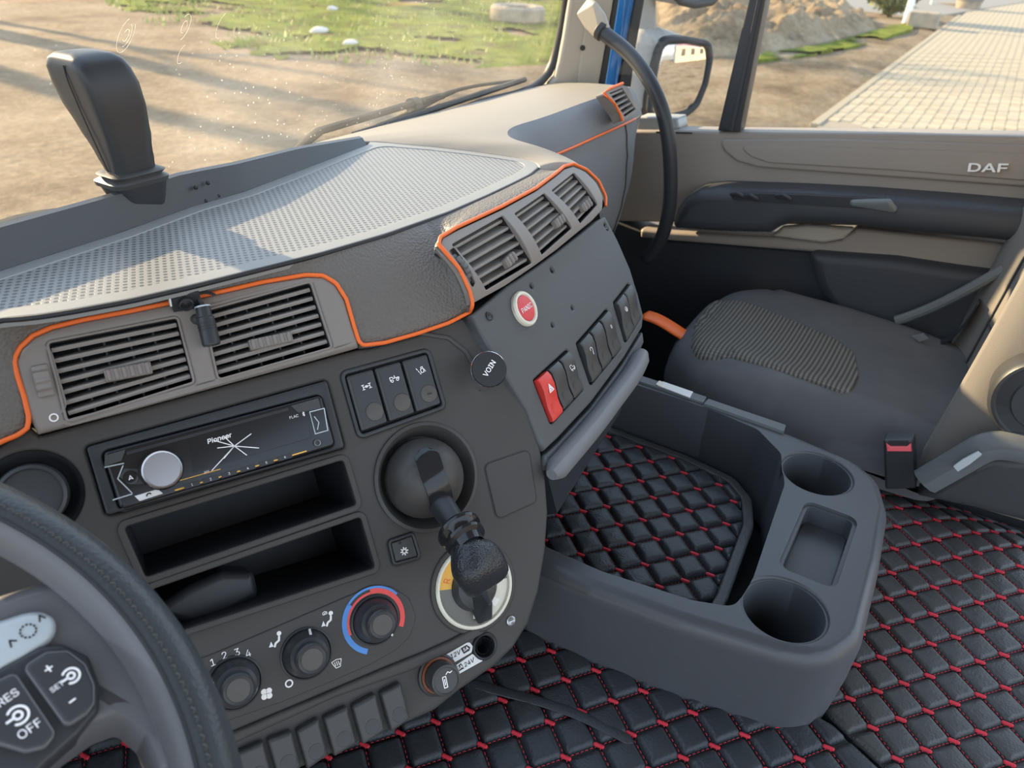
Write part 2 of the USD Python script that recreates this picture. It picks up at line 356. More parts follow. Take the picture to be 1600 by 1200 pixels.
# --- centre face, cut out for the radio, the cubbies, the switches, the lever and the sockets
RADIO = quadp(P1, [(134, 698), (510, 594), (538, 700), (166, 806)], .003)
CUB1 = quadp(P1, [(190, 822), (537, 716), (559, 790), (226, 905)], .004)
CUB2 = quadp(P1, [(232, 920), (564, 805), (588, 888), (268, 992)], .004)
SWR = quadp(P1, [(533, 583), (669, 546), (695, 636), (561, 684)], .005)
ACB = quadp(P1, [(607, 846), (645, 833), (656, 871), (615, 882)], .003)
BC = P1.px((667, 745)); BR = .0465
KN = [P1.px(p) for p in ((366, 1066), (478, 1020), (585, 968))]
SOCK = P1.px((757, 1010)); LIGHTER = P1.px((684, 1054)); LROUND = P1.px((50, 775))
DIAL = P1.px((740, 916))
face = pg(P1.pp([(-140, 730), (-70, 716), (0, 697), (48, 668), (62, 681), (300, 616), (560, 546), (578, 544), (650, 524), (733, 492), (768, 548), (796, 596), (824, 640), (843, 690), (853, 745), (857, 800), (853, 860), (842, 925), (826, 975), (803, 1012), (772, 1042), (720, 1078), (680, 1110),
                         (640, 1128), (560, 1160), (440, 1214), (330, 1255), (262, 1215), (240, 1130), (150, 1040), (40, 985), (-60, 960)]))
cut = face
for q in (RADIO, CUB1, CUB2, SWR, ACB, disc(BR, BC, 20), disc(.0108, SOCK), disc(.032, LROUND, 20), disc(.0165, LIGHTER)): cut = cut.difference(q)
cut = max(getattr(cut, 'geoms', [cut]), key=lambda g: g.area)
dash.part('center_face', P1.to(bev(cut, -.035, 0, .0035)), 'fascia', label='charcoal centre face with stacked openings')
for q, d in ((CUB1, .11), (CUB2, .11)):
    dash.part('cubby', P1.to(pocket(q, -.001, d, .004)), 'cubby_black', label='empty black storage cubby')
    rim = q.buffer(.0042).difference(q.buffer(-.0012)).intersection(face)
    dash.part('cubby_rim', P1.to(bev(rim, -.004, .0022, .0014)), 'fascia')
dash.part('socket_recess', P1.to(lathe([(.0325, .0), (.0315, -.004), (.0285, -.014), (.0235, -.018), (.0232, .004), (.0222, .007), (.0200, .0078), (.0188, .0055), (.0, .005)], 48, (LROUND[0]+.000, LROUND[1]))), 'switch_black', label='round recessed cap left of the radio')
blank = quadp(P1, [(756, 726), (826, 702), (838, 784), (776, 812)], .006)
dash.part('blank_cover', P1.to(bev(blank, -.001, .0012, .001)), 'fascia', label='square blank cover')
dash.part('cover_gap', P1.to(bev(blank.buffer(.0011).difference(blank), -.001, .0003)), 'black')
for f, p in ((P1, (798, 970)), (P3, (764, 494))):
    c = f.px(p); dash.part('screw', f.to(cat(lathe([(.0048, 0), (.0048, .0012), (.0035, .0018), (.0018, .0008), (0, .0008)], 16, c), bx(c[0]-.003, c[0]+.003, c[1]-.0004, c[1]+.0004, .001, .0019))), 'steel' if f is P1 else 'switch_black')
# moulded step and the low ledge above the bottom buttons
def strip1(pts, wd, h, w0=-.001): return P1.to(bev(LineString(P1.pp(pts)).buffer(wd/2, cap_style='flat', join_style='round'), w0, h, min(wd*.45, h*.9, .003)))
dash.part('ledge', P1.to(bev(pg(P1.pp([(330, 1156), (420, 1118), (520, 1076), (600, 1042), (660, 1018), (700, 1000), (735, 982), (760, 985), (700, 1020), (640, 1048), (520, 1090), (420, 1136), (345, 1170)])), -.001, .004, .003)), 'fascia')
dash.part('corner_mould', strip1([(585, 524), (650, 520), (700, 528), (728, 550), (745, 582), (752, 610)], .0045, .0018), 'fascia_smooth')
# --- right face with its three switch wells
G3 = [quadp(P3, q, .0025) for q in ([(834, 594), (887, 546), (912, 609), (861, 663)], [(901, 537), (949, 482), (971, 544), (923, 602)], [(959, 473), (983, 442), (1001, 498), (977, 536)])]
panel = pg(P3.pp([(736, 493), (768, 548), (796, 596), (824, 640), (843, 690), (852, 704), (875, 682), (925, 628), (975, 560), (1004, 512), (1006, 494), (998, 462), (985, 420), (966, 376), (946, 338), (930, 346), (905, 366), (870, 393), (837, 417), (790, 448)]))
for q in G3: panel = panel.difference(q)
dots = [P3.px(p) for p in ((863, 422), (831, 447), (895, 481), (864, 508), (946, 352), (949, 357))]
for c in dots: panel = panel.difference(disc(.0021 if c != dots[0] else .0026, c, 5))
dash.part('switch_panel', P3.to(bev(panel, -.03, 0, .003)), 'switch_plate', label='slate grey panel with three wells of switches')
for q in G3: dash.part('switch_well', P3.to(pocket(q, -.001, .02, 0)), 'black')
dash.part('hole', P3.to(cat([pocket(disc(.003, c, 6), -.003, .006) for c in dots])), 'black', kind='stuff')
lip = pg(P3.pp([(852, 712), (875, 690), (925, 636), (975, 568), (1006, 518), (1008, 535), (990, 574), (940, 650), (893, 708), (856, 734)]))
dash.part('panel_lip', P3.to(bev(lip, -.03, -.001, .003)), 'switch_plate')
H = [on3(p, .006) for p in ((862, 742), (884, 716), (925, 668), (965, 616), (995, 572), (1003, 552))]
dash.part('grab_ledge', tube(spline(H, 24), np.r_[.006, np.full(22, .0115), .008], 14), 'glove_plastic', label='rounded ledge below the switch panel')
dash.part('lower_body', hull(np.vstack([[P3.pt(u, v, w) for u, v, w in ((.005, -.05, -.02), (.24, -.04, -.02), (.02, -.12, -.05), (.22, -.10, -.05), (.005, -.05, -.16), (.24, -.04, -.16), (.02, -.12, -.16), (.22, -.1, -.16))]])), 'door_black')
dash.part('lower_wall', hull([(.30, .50, .60), (1.36, .56, .66), (.30, .62, .60), (1.36, .70, .66), (.30, .60, .0), (1.36, .66, .0), (.30, .74, 0), (1.36, .74, 0)]), 'door_black')
# --- the grained upper pad: from the rim of the top tray down to the orange piping
rim_px = [(-80, 512), (-30, 506), (0, 499), (45, 496), (100, 488), (200, 470), (300, 447), (400, 422), (500, 397), (600, 368), (700, 333), (760, 307), (800, 288), (828, 274), (841, 263)]
RIM = A([zp(p, ZT) for p in rim_px])
edge1 = [(-70, 720), (-30, 706), (0, 691), (25, 681), (41, 671), (45, 655), (37, 620), (24, 580), (21, 562), (30, 544), (50, 525), (80, 512), (130, 500), (200, 487), (267, 473), (340, 457), (410, 441), (476, 430), (504, 431), (524, 443), (540, 468), (552, 510), (559, 533), (566, 540),
         (600, 536), (650, 522), (700, 505), (733, 488)]
edge3 = [(737, 480), (738, 472), (733, 454), (718, 421), (697, 396), (685, 382), (687, 371), (712, 356), (783, 323), (837, 294), (868, 271), (881, 260), (895, 256), (916, 265), (935, 283), (946, 307), (946, 322)]
EDGE = np.vstack([[on1(p, .004) for p in edge1], [P3.pt(*p3b(p), bulge(*p3b(p))+.0035) for p in edge3]])
topx = [-100, -75, -55, -40, -32, -26, -14, -2, 8, 24, 45, 78, 128, 196, 262, 334, 404, 470, 500, 522, 540, 552, 560, 568, 598, 634, 662, 676, 681, 684, 688, 692, 696, 700, 706, 724, 778, 808, 824, 831, 835, 838, 839.5, 840.5, 841]
rx = A([p[0] for p in rim_px]); TOP = np.stack([np.interp(topx, rx, RIM[:, k]) for k in range(3)], 1)
assert len(TOP) == len(EDGE), (len(TOP), len(EDGE))
ne = 260; EDG = resamp(np.c_[EDGE, TOP], ne); TP, BT = EDG[:, 3:], EDG[:, :3]
from scipy.ndimage import gaussian_filter1d
rows = []
for s in np.linspace(0, 1, 16):
    B_ = BT if s > .97 else gaussian_filter1d(BT, 1+11*(1-s)**.8, axis=0, mode='nearest')
    q = B_ + P1.v*((TP[:, 2]-B_[:, 2])/P1.v[2]*.80)[:, None]; q[:, 2] = np.maximum(q[:, 2], B_[:, 2]); q = q*.75+.25*(TP*.5+B_*.5)+A([0, 0, .003])
    rows.append((1-s)**2*TP+2*s*(1-s)*q+s*s*B_)
_n3 = np.clip((np.arange(ne)/ne-.66)*30, 0, 1)[:, None]; rows.append(BT-A([0, 0, .003])-(P1.w*(1-_n3)+P3.w*_n3)*.010+CF*.004*_n3)
dash.part('upper_pad', grid(rows), 'pad_grain', smooth=50, label='grey grained soft upper pad')
dash.part('orange_piping', tube(BT+A([0, -.0008, .0006]), .0019, 8), 'orange', smooth=True, label='bright orange piping along the pad')
# --- dashboard top: tray edge gap, the lip under the windscreen, the passenger side skin
rim_n = resamp(RIM, 60)
dash.part('tray_gap', tube(rim_n+A([0, 0, -.0006]), .0022, 6), 'black')
LB = [zp(p, ZT) for p in ((-90, 455), (0, 426), (187, 366), (300, 325), (380, 302), (480, 264), (574, 228))]
LT = [p+A([.003, .010, h]) for p, h in zip(LB, (.03, .03, .030, .030, .027, .021, .008))]
lipm = [np.vstack([a, b, b+A([.001, .006, .001]), a+A([.002, .03, -.01])]) for a, b in zip(resamp(LB, 24), resamp(LT, 24))]
dash.part('windscreen_lip', grid(lipm, close_v=True), 'lip_grey', smooth=20, label='dark upright lip at the foot of the windscreen')
for p in ((306, 293), (325, 286), (321, 314), (341, 306)): q = yp(p, float(np.interp(zp(p, ZT+.015)[0], A(LB)[:, 0], A(LB)[:, 1]))+.002); dash.part('lip_hole', trimesh.creation.icosphere(1, .0022, vertices=None) if False else rhull([q], .0022), 'black')
# passenger side: a flat skin out to the crest K, a rolled front down to the piping K2, the smooth panel below
K = spline([tuple(P3.pt(*p3b((905, 258)), bulge(*p3b((905, 258)))+.004)), (.846, .420, .903), (.848, .470, .911), (.858, .515, .912), (.895, .542, .912), (.96, .546, .912), (1.10, .549, .912), (1.22, .553, .911), (1.34, .560, .908)], 90)
K2 = spline([(.862, .385, .850), (.872, .420, .862), (.872, .462, .866), (.884, .497, .867), (.918, .513, .867), (.98, .515, .867), (1.10, .517, .867), (1.22, .522, .866), (1.34, .532, .864)], 90)
back = np.vstack([zp(p, ZT+.001) for p in ((841, 262), (838, 256), (815, 249), (790, 245), (740, 238), (680, 231), (620, 226), (580, 222))]+[[(.72, .728, .896), (.80, .738, .892), (.95, .742, .890), (1.15, .742, .889), (1.345, .742, .889)]])
Bk = resamp(back, 90)
Bk = np.vstack([Bk[:1]+A([-.012, -.008, -.022]), Bk]); K = np.vstack([K[:1]+A([-.012, -.010, -.022]), K]); K2 = np.vstack([K2[:1]+A([-.004, -.004, -.004]), K2])
dash.part('dash_skin', grid([Bk+A([0, .0, -.012]), Bk]+[Bk*(1-t)+K*t+A([0, 0, .004*math.sin(math.pi*t)]) for t in np.linspace(.06, .9, 8)]+[K]), 'dash_skin', smooth=60, label='warm grey grained skin along the windscreen')
mid = K*.45+K2*.55; mid[:, 2] = K[:, 2]-.010; out_ = (K2-K); out_[:, 2] = 0; mid = K+out_*.62+A([0, 0, -.012])
roll = [(1-t)**2*K+2*t*(1-t)*mid+t*t*K2 for t in np.linspace(0, 1, 10)]
dash.part('roll_skin', grid(roll), 'roll_skin', smooth=60, label='rolled grey front edge on the passenger side')
dash.part('orange_piping', tube(K2[26:84]+A([.0005, -.002, 0]), .0020, 8), 'orange', smooth=True)
gl = []
for k, p in enumerate(K2):
    e = max(0, p[0]-1.24)/.10
    gl.append(spline([p+A([0, .001, -.002]), p+A([0, -.012+.02*e*e, -.05]), p+A([-.01*e, -.018+.03*e*e, -.11]), p+A([-.03*e, -.008+.05*e, -.19]), p+A([-.05*e, .03+.05*e, -.25])], 16))
dash.part('glove_panel', grid(gl), 'glove_plastic', smooth=60, label='smooth grey panel in front of the passenger seat')
seam = [gl[k][i]+A([0, -.0007, 0]) for i, k in zip(range(16), np.linspace(76, 70, 16).round().astype(int))]
dash.part('panel_seam', tube(seam, .0012, 6), 'black')
dash.part('bulkhead', cat(bx(-1.0, 1.36, .748, .765, -.02, .875), hull([(-1.0, .60, .80), (.30, .60, .80), (.30, .74, .86), (-1.0, .74, .86), (-1.0, .60, 0), (.30, .60, 0), (.30, .74, 0), (-1.0, .74, 0)])), 'door_black', label='dark bulkhead under the windscreen')
px_end = [on3((946, 322), .006), on3((946, 305), .004), on3((935, 281), .004), on3((916, 263), .004), on3((895, 254), .004)]
dash.done()
# ================================================================ TOP TRAY (perforated mat)
top_poly = Polygon([tuple(p[:2]) for p in np.vstack([resamp(RIM, 50), [zp(p, ZT) for p in ((836, 254), (815, 249), (790, 245), (740, 238), (680, 231), (620, 226), (578, 223))], LB[::-1]])]).buffer(0)
tray = Thing('dashboard_tray_liner', 'light grey perforated liner on top of the dashboard', 'tray liner')
T0 = Fr((0, 0, 0), (1, 0, 0), (0, 1, 0))
inner = rnd(top_poly.buffer(-.016), .02)
tray.part('rim', bev(top_poly.difference(inner), ZT-.006, ZT+.0015, .0012), 'tray_rim')
tray.part('perforated_field', bev(inner, ZT-.006, ZT+.0006), 'perforated', label='field of small round perforations')
tray.done()

# ================================================================ AIR VENTS
def slats(th, f, opening, n, w, tiltdeg=17, depth=.016, mat_='slat', wf=lambda u, v: 0, fins=4):
    """Louvres across a four-sided opening [tl, tr, br, bl] in frame coordinates."""
    tl, tr, br, bl = map(A, opening); t = math.radians(tiltdeg)
    for k in range(n):
        s = (k+.5)/n; a, b = tl+(bl-tl)*s, tr+(br-tr)*s; a, b = a+(b-a)*.006, b+(a-b)*.006
        d = (b-a)/np.linalg.norm(b-a); up = A([-d[1], d[0]]); prof = []
        for (q, h) in ((0, .0), (.0006, .0016), (.003, .0019), (depth, .0006), (depth, -.0006), (.003, -.0019), (.0006, -.0016)):
            prof.append((-q*math.cos(t)+h*math.sin(t), q*math.sin(t)+h*math.cos(t)))       # (w, up)
        rows = []
        for x in np.linspace(0, 1, 9):
            p = a+(b-a)*x; w_ = w+wf(*p); rows.append([(p[0]+up[0]*u_, p[1]+up[1]*u_, w_+q) for q, u_ in prof])
        th.part('slat', f.to(cat(grid(rows, close_v=True), *[tm(r, [[0, 1, 2], [0, 2, 3], [0, 3, 4], [0, 4, 5], [0, 5, 6]]) for r in (rows[0], rows[-1])])), mat_, smooth=30)
    fs = []
    for k in range(1, fins+1):
        s = k/(fins+1); a, b = tl+(tr-tl)*s, bl+(br-bl)*s; m = (a+b)/2
        rows = []
        for x in np.linspace(0, 1, 7):
            p = a+(b-a)*x; w_ = w+wf(*p)-.013; rows.append([(p[0]-.0007, p[1], w_), (p[0]+.0007, p[1], w_), (p[0]+.0007, p[1], w_-.02), (p[0]-.0007, p[1], w_-.02)])
        fs.append(f.to(grid(rows, close_v=True)))
    if fs:
        for m in fs: th.part('fin', m, 'slat_dark')
def knurl(a, b, hw, w, f, n=6):
    """Ribbed finger tab between two points."""
    a, b = A(a), A(b); d = b-a; L = np.linalg.norm(d); d /= L; up = A([-d[1], d[0]])
    ms = [rhull([(*(a+d*x+up*y), w+z) for x in (.001, L-.001) for y in (-hw+.001, hw-.001) for z in (-.004, .0005)], .0012)]
    for k in range(n):
        c = a+d*L*(k+.5)/n; ms.append(rhull([(*(c+up*y), w+.0012) for y in (-hw+.0016, hw-.0016)], L/n*.34))
    return f.to(cat(ms))
v1 = Thing('air_vent_unit', 'taupe twin air vent with a thumbwheel, above the car radio', 'air vent')
out1 = pg(P1.pp([(60, 679), (45, 650), (32, 600), (24.5, 567), (31, 547), (52, 528), (82, 515), (131, 503), (200, 490), (267, 476), (340, 460), (410, 444), (476, 433), (503, 434), (522, 446), (537, 470), (549, 511), (557, 534), (558, 544), (480, 566), (300, 615), (180, 648)]))
opA = quadp(P1, [(77, 538), (275, 499), (300, 597), (107, 657)], .002); opB = quadp(P1, [(318, 489), (482, 444), (514, 543), (341, 592)], .002)
whl = quadp(P1, [(42, 552), (69, 545), (96, 638), (70, 648)], .009)
v1.part('housing', P1.to(bev(out1.difference(opA).difference(opB).difference(whl), -.03, .006, .0045, 4)), 'taupe', label='taupe vent frame')
lip_ = cat(*[bev(o.buffer(.002).difference(o), .004, .0068, .0008) for o in (opA, opB)])
v1.part('opening_edge', P1.to(lip_), 'taupe')
for o in (opA, opB): v1.part('duct', P1.to(pocket(o, .003, .045, .001)), 'black')
slats(v1, P1, P1.pp([(78, 541), (275, 502), (300, 595), (108, 655)]), 7, .003)
slats(v1, P1, P1.pp([(318, 492), (482, 447), (513, 541), (341, 590)]), 7, .003)
v1.part('finger_tab', knurl(P1.px((164, 589)), P1.px((236, 575)), .0046, .006, P1), 'taupe', label='ribbed sliding tab')
v1.part('finger_tab', knurl(P1.px((388, 541)), P1.px((454, 527)), .0042, .006, P1), 'taupe', label='ribbed sliding tab')
v1.part('thumbwheel_slot', P1.to(pocket(whl, .005, .018)), 'slat_dark')
def wheel(f, a, b, hw, w0, n=13, rad=.021):
    a, b = A(a), A(b); L = np.linalg.norm(b-a); d = (b-a)/L; sd = A([-d[1], d[0]]); c = (a+b)/2; rows = []
    rad = L/2*1.12; h0 = math.sqrt(max(rad**2-(L/2)**2, 0)); top = rad-h0
    for k in range(n*8+1):
        t = -1+2*k/(n*8); ang = t*math.asin(min(1, L/2/rad)); r = rad*(1+.03*math.cos(2*math.pi*n*k/(n*8)))
        x, z = r*math.sin(ang), r*math.cos(ang)-rad+w0
        rows.append([(*(c+d*x+sd*y), z-e) for y, e in ((-hw, .006), (-hw, .0012), (-hw*.8, 0), (hw*.8, 0), (hw, .0012), (hw, .006))])
    return f.to(grid(rows))
v1.part('thumbwheel', wheel(P1, P1.px((58, 558)), P1.px((79, 634)), .0052, .0105, 8), 'taupe', label='ribbed vent thumbwheel')
v1.part('zero_mark', P1.to(lathe([(.0021, .0062), (.0021, .0066), (.0031, .0066), (.0031, .0062)], 20, P1.px((85, 653)))), 'white_print')
v1.done()
# right triple vent: the housing bulges towards the seat
def warp(m, k=1.0):
    m = m.copy(); v = m.vertices; m.vertices = np.c_[v[:, :2], v[:, 2]+A([bulge(a, b) for a, b in v[:, :2]])*k]; return m
def fine(p, w0, w1, r):
    """Raised polygon whose faces are split so that it can be bent."""
    mesh = bev(p, w0, w1, r); v, f = trimesh.remesh.subdivide_to_size(mesh.vertices, mesh.faces, .006, max_iter=12); return TM(v, f)
v3 = Thing('air_vent_unit', 'taupe triple air vent with curved posts above the switch panel', 'air vent')
out3 = pg([p3b(p) for p in [(739, 474), (734, 453), (719, 421), (699, 396), (688, 382), (692, 372), (714, 360), (785, 327), (838, 298), (869, 275), (882, 264), (896, 260), (914, 268), (932, 286), (942, 308), (941, 328), (925, 345), (905, 361), (870, 390), (837, 414), (790, 446)]])
ops = [[(706, 382), (786, 337), (832, 410), (760, 453)], [(804, 334), (851, 302), (894, 356), (847, 398)], [(862, 298), (897, 270), (934, 319), (907, 349)]]
opq = [[p3b(p) for p in o] for o in ops]; opp = [rnd(pg(o), .002) for o in opq]
wh3 = rnd(pg([p3b(p) for p in [(702, 392), (711, 386), (743, 441), (739, 450)]]), .002)
hs = out3
for o in opp: hs = hs.difference(o)
v3.part('housing', P3.to(warp(fine(hs.difference(wh3), -.004, .004, .0012))), 'taupe', smooth=40, label='taupe bulging vent frame')
for k, o in enumerate(opp): v3.part('duct', P3.to(warp(pocket(o.buffer(-.0002), .002, .05))), 'black')
for o in opq: slats(v3, P3, o, 6, -.001, 32, .02, 'slat', bulge, 2)
for a, b in (((792, 412), (806, 398)), ((870, 350), (882, 339)), ((912, 325), (924, 314))):
    v3.part('finger_tab', knurl(p3b(a), p3b(b), .0045, .012, P3, 3), 'taupe', label='ribbed sliding tab')
v3.part('thumbwheel_slot', P3.to(warp(pocket(wh3, .003, .01))), 'slat_dark')
v3.part('thumbwheel', wheel(P3, p3b((708, 393)), p3b((740, 443)), .0036, .016, 8), 'slat_dark', label='dark ribbed vent thumbwheel')
v3.part('zero_mark', P3.to(lathe([(.0016, .010), (.0016, .0104), (.0025, .0104), (.0025, .010)], 20, p3b((753, 458)))), 'white_print')
v3.done()
# far corner vent
PF = Fr((1.285, .519, .888), (1, .10, 0), (0, .42, .9))
v4 = Thing('air_vent_unit', 'small corner air vent at the far end of the dashboard', 'air vent')
PF.O = PF.O+PF.w*.004
o4 = [PF.px(p) for p in ((948, 147), (968, 139), (989, 172), (972, 184))]; e4 = [PF.px(p) for p in ((940, 146), (966, 134), (977, 137), (993, 170), (990, 178), (969, 190), (963, 178))]
v4.part('housing', PF.to(bev(rnd(pg(e4), .003).difference(pg(o4)), -.012, .005, .0006)), 'taupe')
v4.part('duct', PF.to(pocket(pg(o4), .0, .010)), 'black')
slats(v4, PF, o4, 5, .004, 25, .008, 'slat', fins=0)
v4.part('orange_piping', PF.to(tube([(*PF.px(p), .006) for p in ((968, 191), (964, 180), (955, 164), (938, 147), (948, 140), (968, 132))], .0022, 8)), 'orange', smooth=True, label='orange piping round the vent')
v4.done()
# ================================================================ CAR RADIO
def icon(paths, s, at, w, wd=.0006, deg=0, fill=()):
    """Line icon: polylines in units of s about at."""
    ms = [bev(LineString([(at[0]+x*s, at[1]+y*s) for x, y in p]).buffer(wd/2, quad_segs=2), w, w+.0003) for p in paths]
    ms += [bev(Polygon([(at[0]+x*s, at[1]+y*s) for x, y in p]), w, w+.0003) for p in fill]
    return rot2(cat(ms), deg, at)
def circ(r, c=(0, 0), a0=0, a1=360, n=20): return [(c[0]+r*math.cos(math.radians(t)), c[1]+r*math.sin(math.radians(t))) for t in np.linspace(a0, a1, n)]
radio = Thing('car_radio', 'black car radio with a brushed round volume knob and a cracked display', 'radio')
plate = quadp(P1, [(160, 707), (499, 618), (520, 696), (188, 796)], .004)
radio.part('surround', P1.to(bev(RADIO.buffer(-.0003).difference(plate.buffer(.0006)), -.03, .0035, .0018)), 'black_satin', label='satin black mounting frame')
radio.part('faceplate', P1.to(bev(plate, -.03, .0085, .0022)), 'black_gloss', label='glossy black removable faceplate')
W = .0085
def R(pts): return pg(P1.pp(pts, W))
for q_ in ([(164, 712), (196, 702), (190, 720), (163, 729)], [(454, 634), (497, 622), (501, 638), (466, 645)]): radio.part('corner_plate', P1.to(bev(R(q_), W, W+.0008, .0004)), 'switch_grey', label='grey corner plate')
radio.part('disc_slot', P1.to(bev(R([(198, 706), (450, 637), (452, 641), (198, 711)]), W, W+.0004)), 'black', label='narrow slot along the top')
radio.part('display', P1.to(bev(R([(296, 684), (476, 640), (486, 684), (302, 738)]), W, W+.0006, .0003)), 'black_gloss', label='display window')
cr = P1.px((366, 697), W)
crack = cat([stroke([cr, P1.px(p, W)], .0007, W+.0006, .0002) for p in ((331, 735), (334, 688), (352, 684), (392, 678), (404, 700), (350, 716), (385, 711), (340, 700))])
radio.part('display_crack', P1.to(crack), 'white_print', label='star-shaped crack in the display')
kc = P1.px((252, 733), W)
radio.part('knob_ring', P1.to(lathe([(.0158, W), (.0158, W+.002), (.0150, W+.003), (.0145, W+.003)], 40, kc)), 'black_gloss')
special('brushed', {'tc': ('texture_coordinate', {}), 'p': ('principled_bsdf', {'base_color': (.6, .6, .62), 'metallic': 1, 'roughness': .3})}, [])
mat('knob_metal', (.45, .45, .47), .22, 1)
kb = radio.part('volume_knob', P1.to(lathe([(.0146, W), (.0146, W+.010), (.0140, W+.0112), (.0128, W+.0108), (0, W+.0108)], 48, kc)), 'knob_metal', label='silver brushed volume knob')
radio.part('dial_face', P1.to(lathe([(.0126, W+.0108), (.0124, W+.0111), (0, W+.0111)], 48, kc)), 'knob_metal', parent=kb)
lc = P1.px((204, 746), W)
radio.part('menu_plate', P1.to(bev(R([(194, 732), (222, 733), (232, 742), (230, 756), (212, 757), (196, 752), (187, 745)]), W, W+.0012, .0006)), 'switch_grey', label='grey menu button plate')
radio.part('menu_button', P1.to(cat(lathe([(.0052, W+.0012), (.0052, W+.002), (.0040, W+.0022), (0, W+.002)], 24, lc))), 'black_gloss')
radio.part('menu_mark', P1.to(icon([[(-1, -1), (0, 1), (1, -1)], [(-1, -1), (0, -.4), (1, -1)]], .0014, lc, W+.0022, .0006)), 'white_print')
radio.part('silver_line', P1.to(cat(*[stroke([P1.px(p, W) for p in q], .0009, W, .0003) for q in ([(192, 728), (184, 748), (206, 770)], [(164, 730), (193, 724)], [(177, 781), (206, 772)])])), 'silver', label='silver trim lines')
pb = R([(210, 775), (246, 764), (255, 771), (218, 783)])
radio.part('phone_button', P1.to(bev(pb, W, W+.0012, .0005)), 'white_plastic', label='pale phone button')
radio.part('phone_mark', P1.to(icon([circ(1, (0, 0), 20, 160, 10)], .0016, P1.px((233, 774), W), W+.0012, .0010, 15)), 'black')
radio.part('trim_line', P1.to(cat(stroke([P1.px((280, 751), W), P1.px((344, 733), W)], .0006, W), stroke([P1.px((274, 766), W), P1.px((478, 705), W)], .0011, W))), 'yellow_print', label='thin amber trim lines')
bts = [P1.px((300+k*29, 757.5-k*8.6), W) for k in range(7)]
for k, c in enumerate(bts[:6]):
    radio.part('preset_button', P1.to(bx(c[0]-.0058, c[0]+.0058, c[1]-.0018, c[1]+.0018, W, W+.0009)), 'black_satin')
radio.part('button_legend', P1.to(cat(*[text(t, .0019, (c[0], c[1]+.0002), 0, W+.0009, .0002) for t, c in zip(('1', '2', '3', '4', '5', '6'), bts)], text('MIX', .0014, P1.px((323, 737), W), 0, W, .0002))), 'white_print')
radio.part('maker_name', P1.to(text('Pioneer', .0036, P1.px((343, 684.5), W), 1.5, W+.0007, .0002, 1.05, True, slant=.15)), 'white_print', smooth=False)
radio.part('format_legend', P1.to(cat(text('FLAC', .0022, P1.px((459, 651), W), 0, W+.0007, .0002), icon([[(-.5, .5), (.5, -.5), (0, -1), (0, 1), (.5, .5), (-.5, -.5)]], .0018, P1.px((474, 647), W), W+.0007, .0004))), 'white_print')
radio.part('side_window', P1.to(bev(R([(483, 643), (507, 637), (513, 673), (492, 679)]).difference(R([(484.5, 644.5), (505.5, 639), (511, 672), (493, 677)])), W, W+.0006)), 'silver')
radio.part('side_mark', P1.to(stroke([P1.px(p, W) for p in ((491, 651), (498, 660), (496, 671))], .0008, W, .0004)), 'silver')
jc = P1.px((495.5, 692), W)
radio.part('aux_jack', P1.to(lathe([(.0034, W), (.0034, W+.0012), (.0024, W+.0012), (.0020, W-.003), (0, W-.003)], 20, jc)), 'black_satin', label='round audio jack')
radio.part('jack_ring', P1.to(lathe([(.0027, W+.0013), (.0026, W+.0016), (.0021, W+.0013)], 20, jc)), 'steel')
radio.done()

# dark pouch lying in the lower cubby
pq = [on1(p, -.035) for p in ((262, 950), (300, 925), (345, 905), (384, 905), (388, 925), (350, 945), (300, 962))]
pm = rhull(np.vstack([pq, [q-P1.w*.03 for q in pq]]), .007, 2)
single('pouch', pm, 'black_satin', 'glossy black pouch lying in the lower cubby below the radio', 'pouch', smooth=60)

# ================================================================ CENTRE SWITCHES
sw = Thing('switch_bank', 'bank of three black rocker switches with white icons beside the radio', 'switches')
c4 = [A(P1.px(p)) for p in ((533, 583), (669, 546), (695, 636), (561, 684))]
sw.part('bezel', P1.to(bev(SWR.buffer(.0015).difference(SWR.buffer(-.0022)), -.012, .0015, .0012)), 'switch_black')
sw.part('backing', P1.to(pocket(SWR.buffer(-.001), 0, .008)), 'black')
def at4(x, y): return (c4[0]*(1-x)+c4[1]*x)*(1-y)+(c4[3]*(1-x)+c4[2]*x)*y
IC = [dict(paths=[[(-1.5, 1), (-1.5, -.9)], [(1.5, 1), (1.5, -.9)], [(-1.5, .1), (1.5, .1)], [(-2, 1), (-1, 1)], [(1, 1), (2, 1)], [(-2, -.9), (-1, -.9)], [(1, -.9), (2, -.9)]], fill=[[(-.5, .6), (.5, .6), (.5, -.4), (-.5, -.4)]]),
      dict(paths=[[(-2, -.6), (-2, .8), (-.9, .8), (-.6, .1), (2, .1), (2, -.5)], circ(.5, (-1.3, -.8)), circ(.5, (1.2, -.8)), [(.2, .3), (.2, 1.2)]], fill=[[(-.2, .6), (.6, .6), (.2, 1.3)]]),
      dict(paths=[[(-2, 1.4), (-1.6, .6)], [(-1.4, .2), (-1.1, -.5)], [(-.9, -.9), (-.6, -1.5)], [(.2, 1.4), (1, 1.4), (1, .6), (.2, .6), (.2, 1.4)], [(-.2, .5), (-.2, -1), (1, -1), (1.2, .5)], [(1.4, .2), (1.8, -.9)]])]
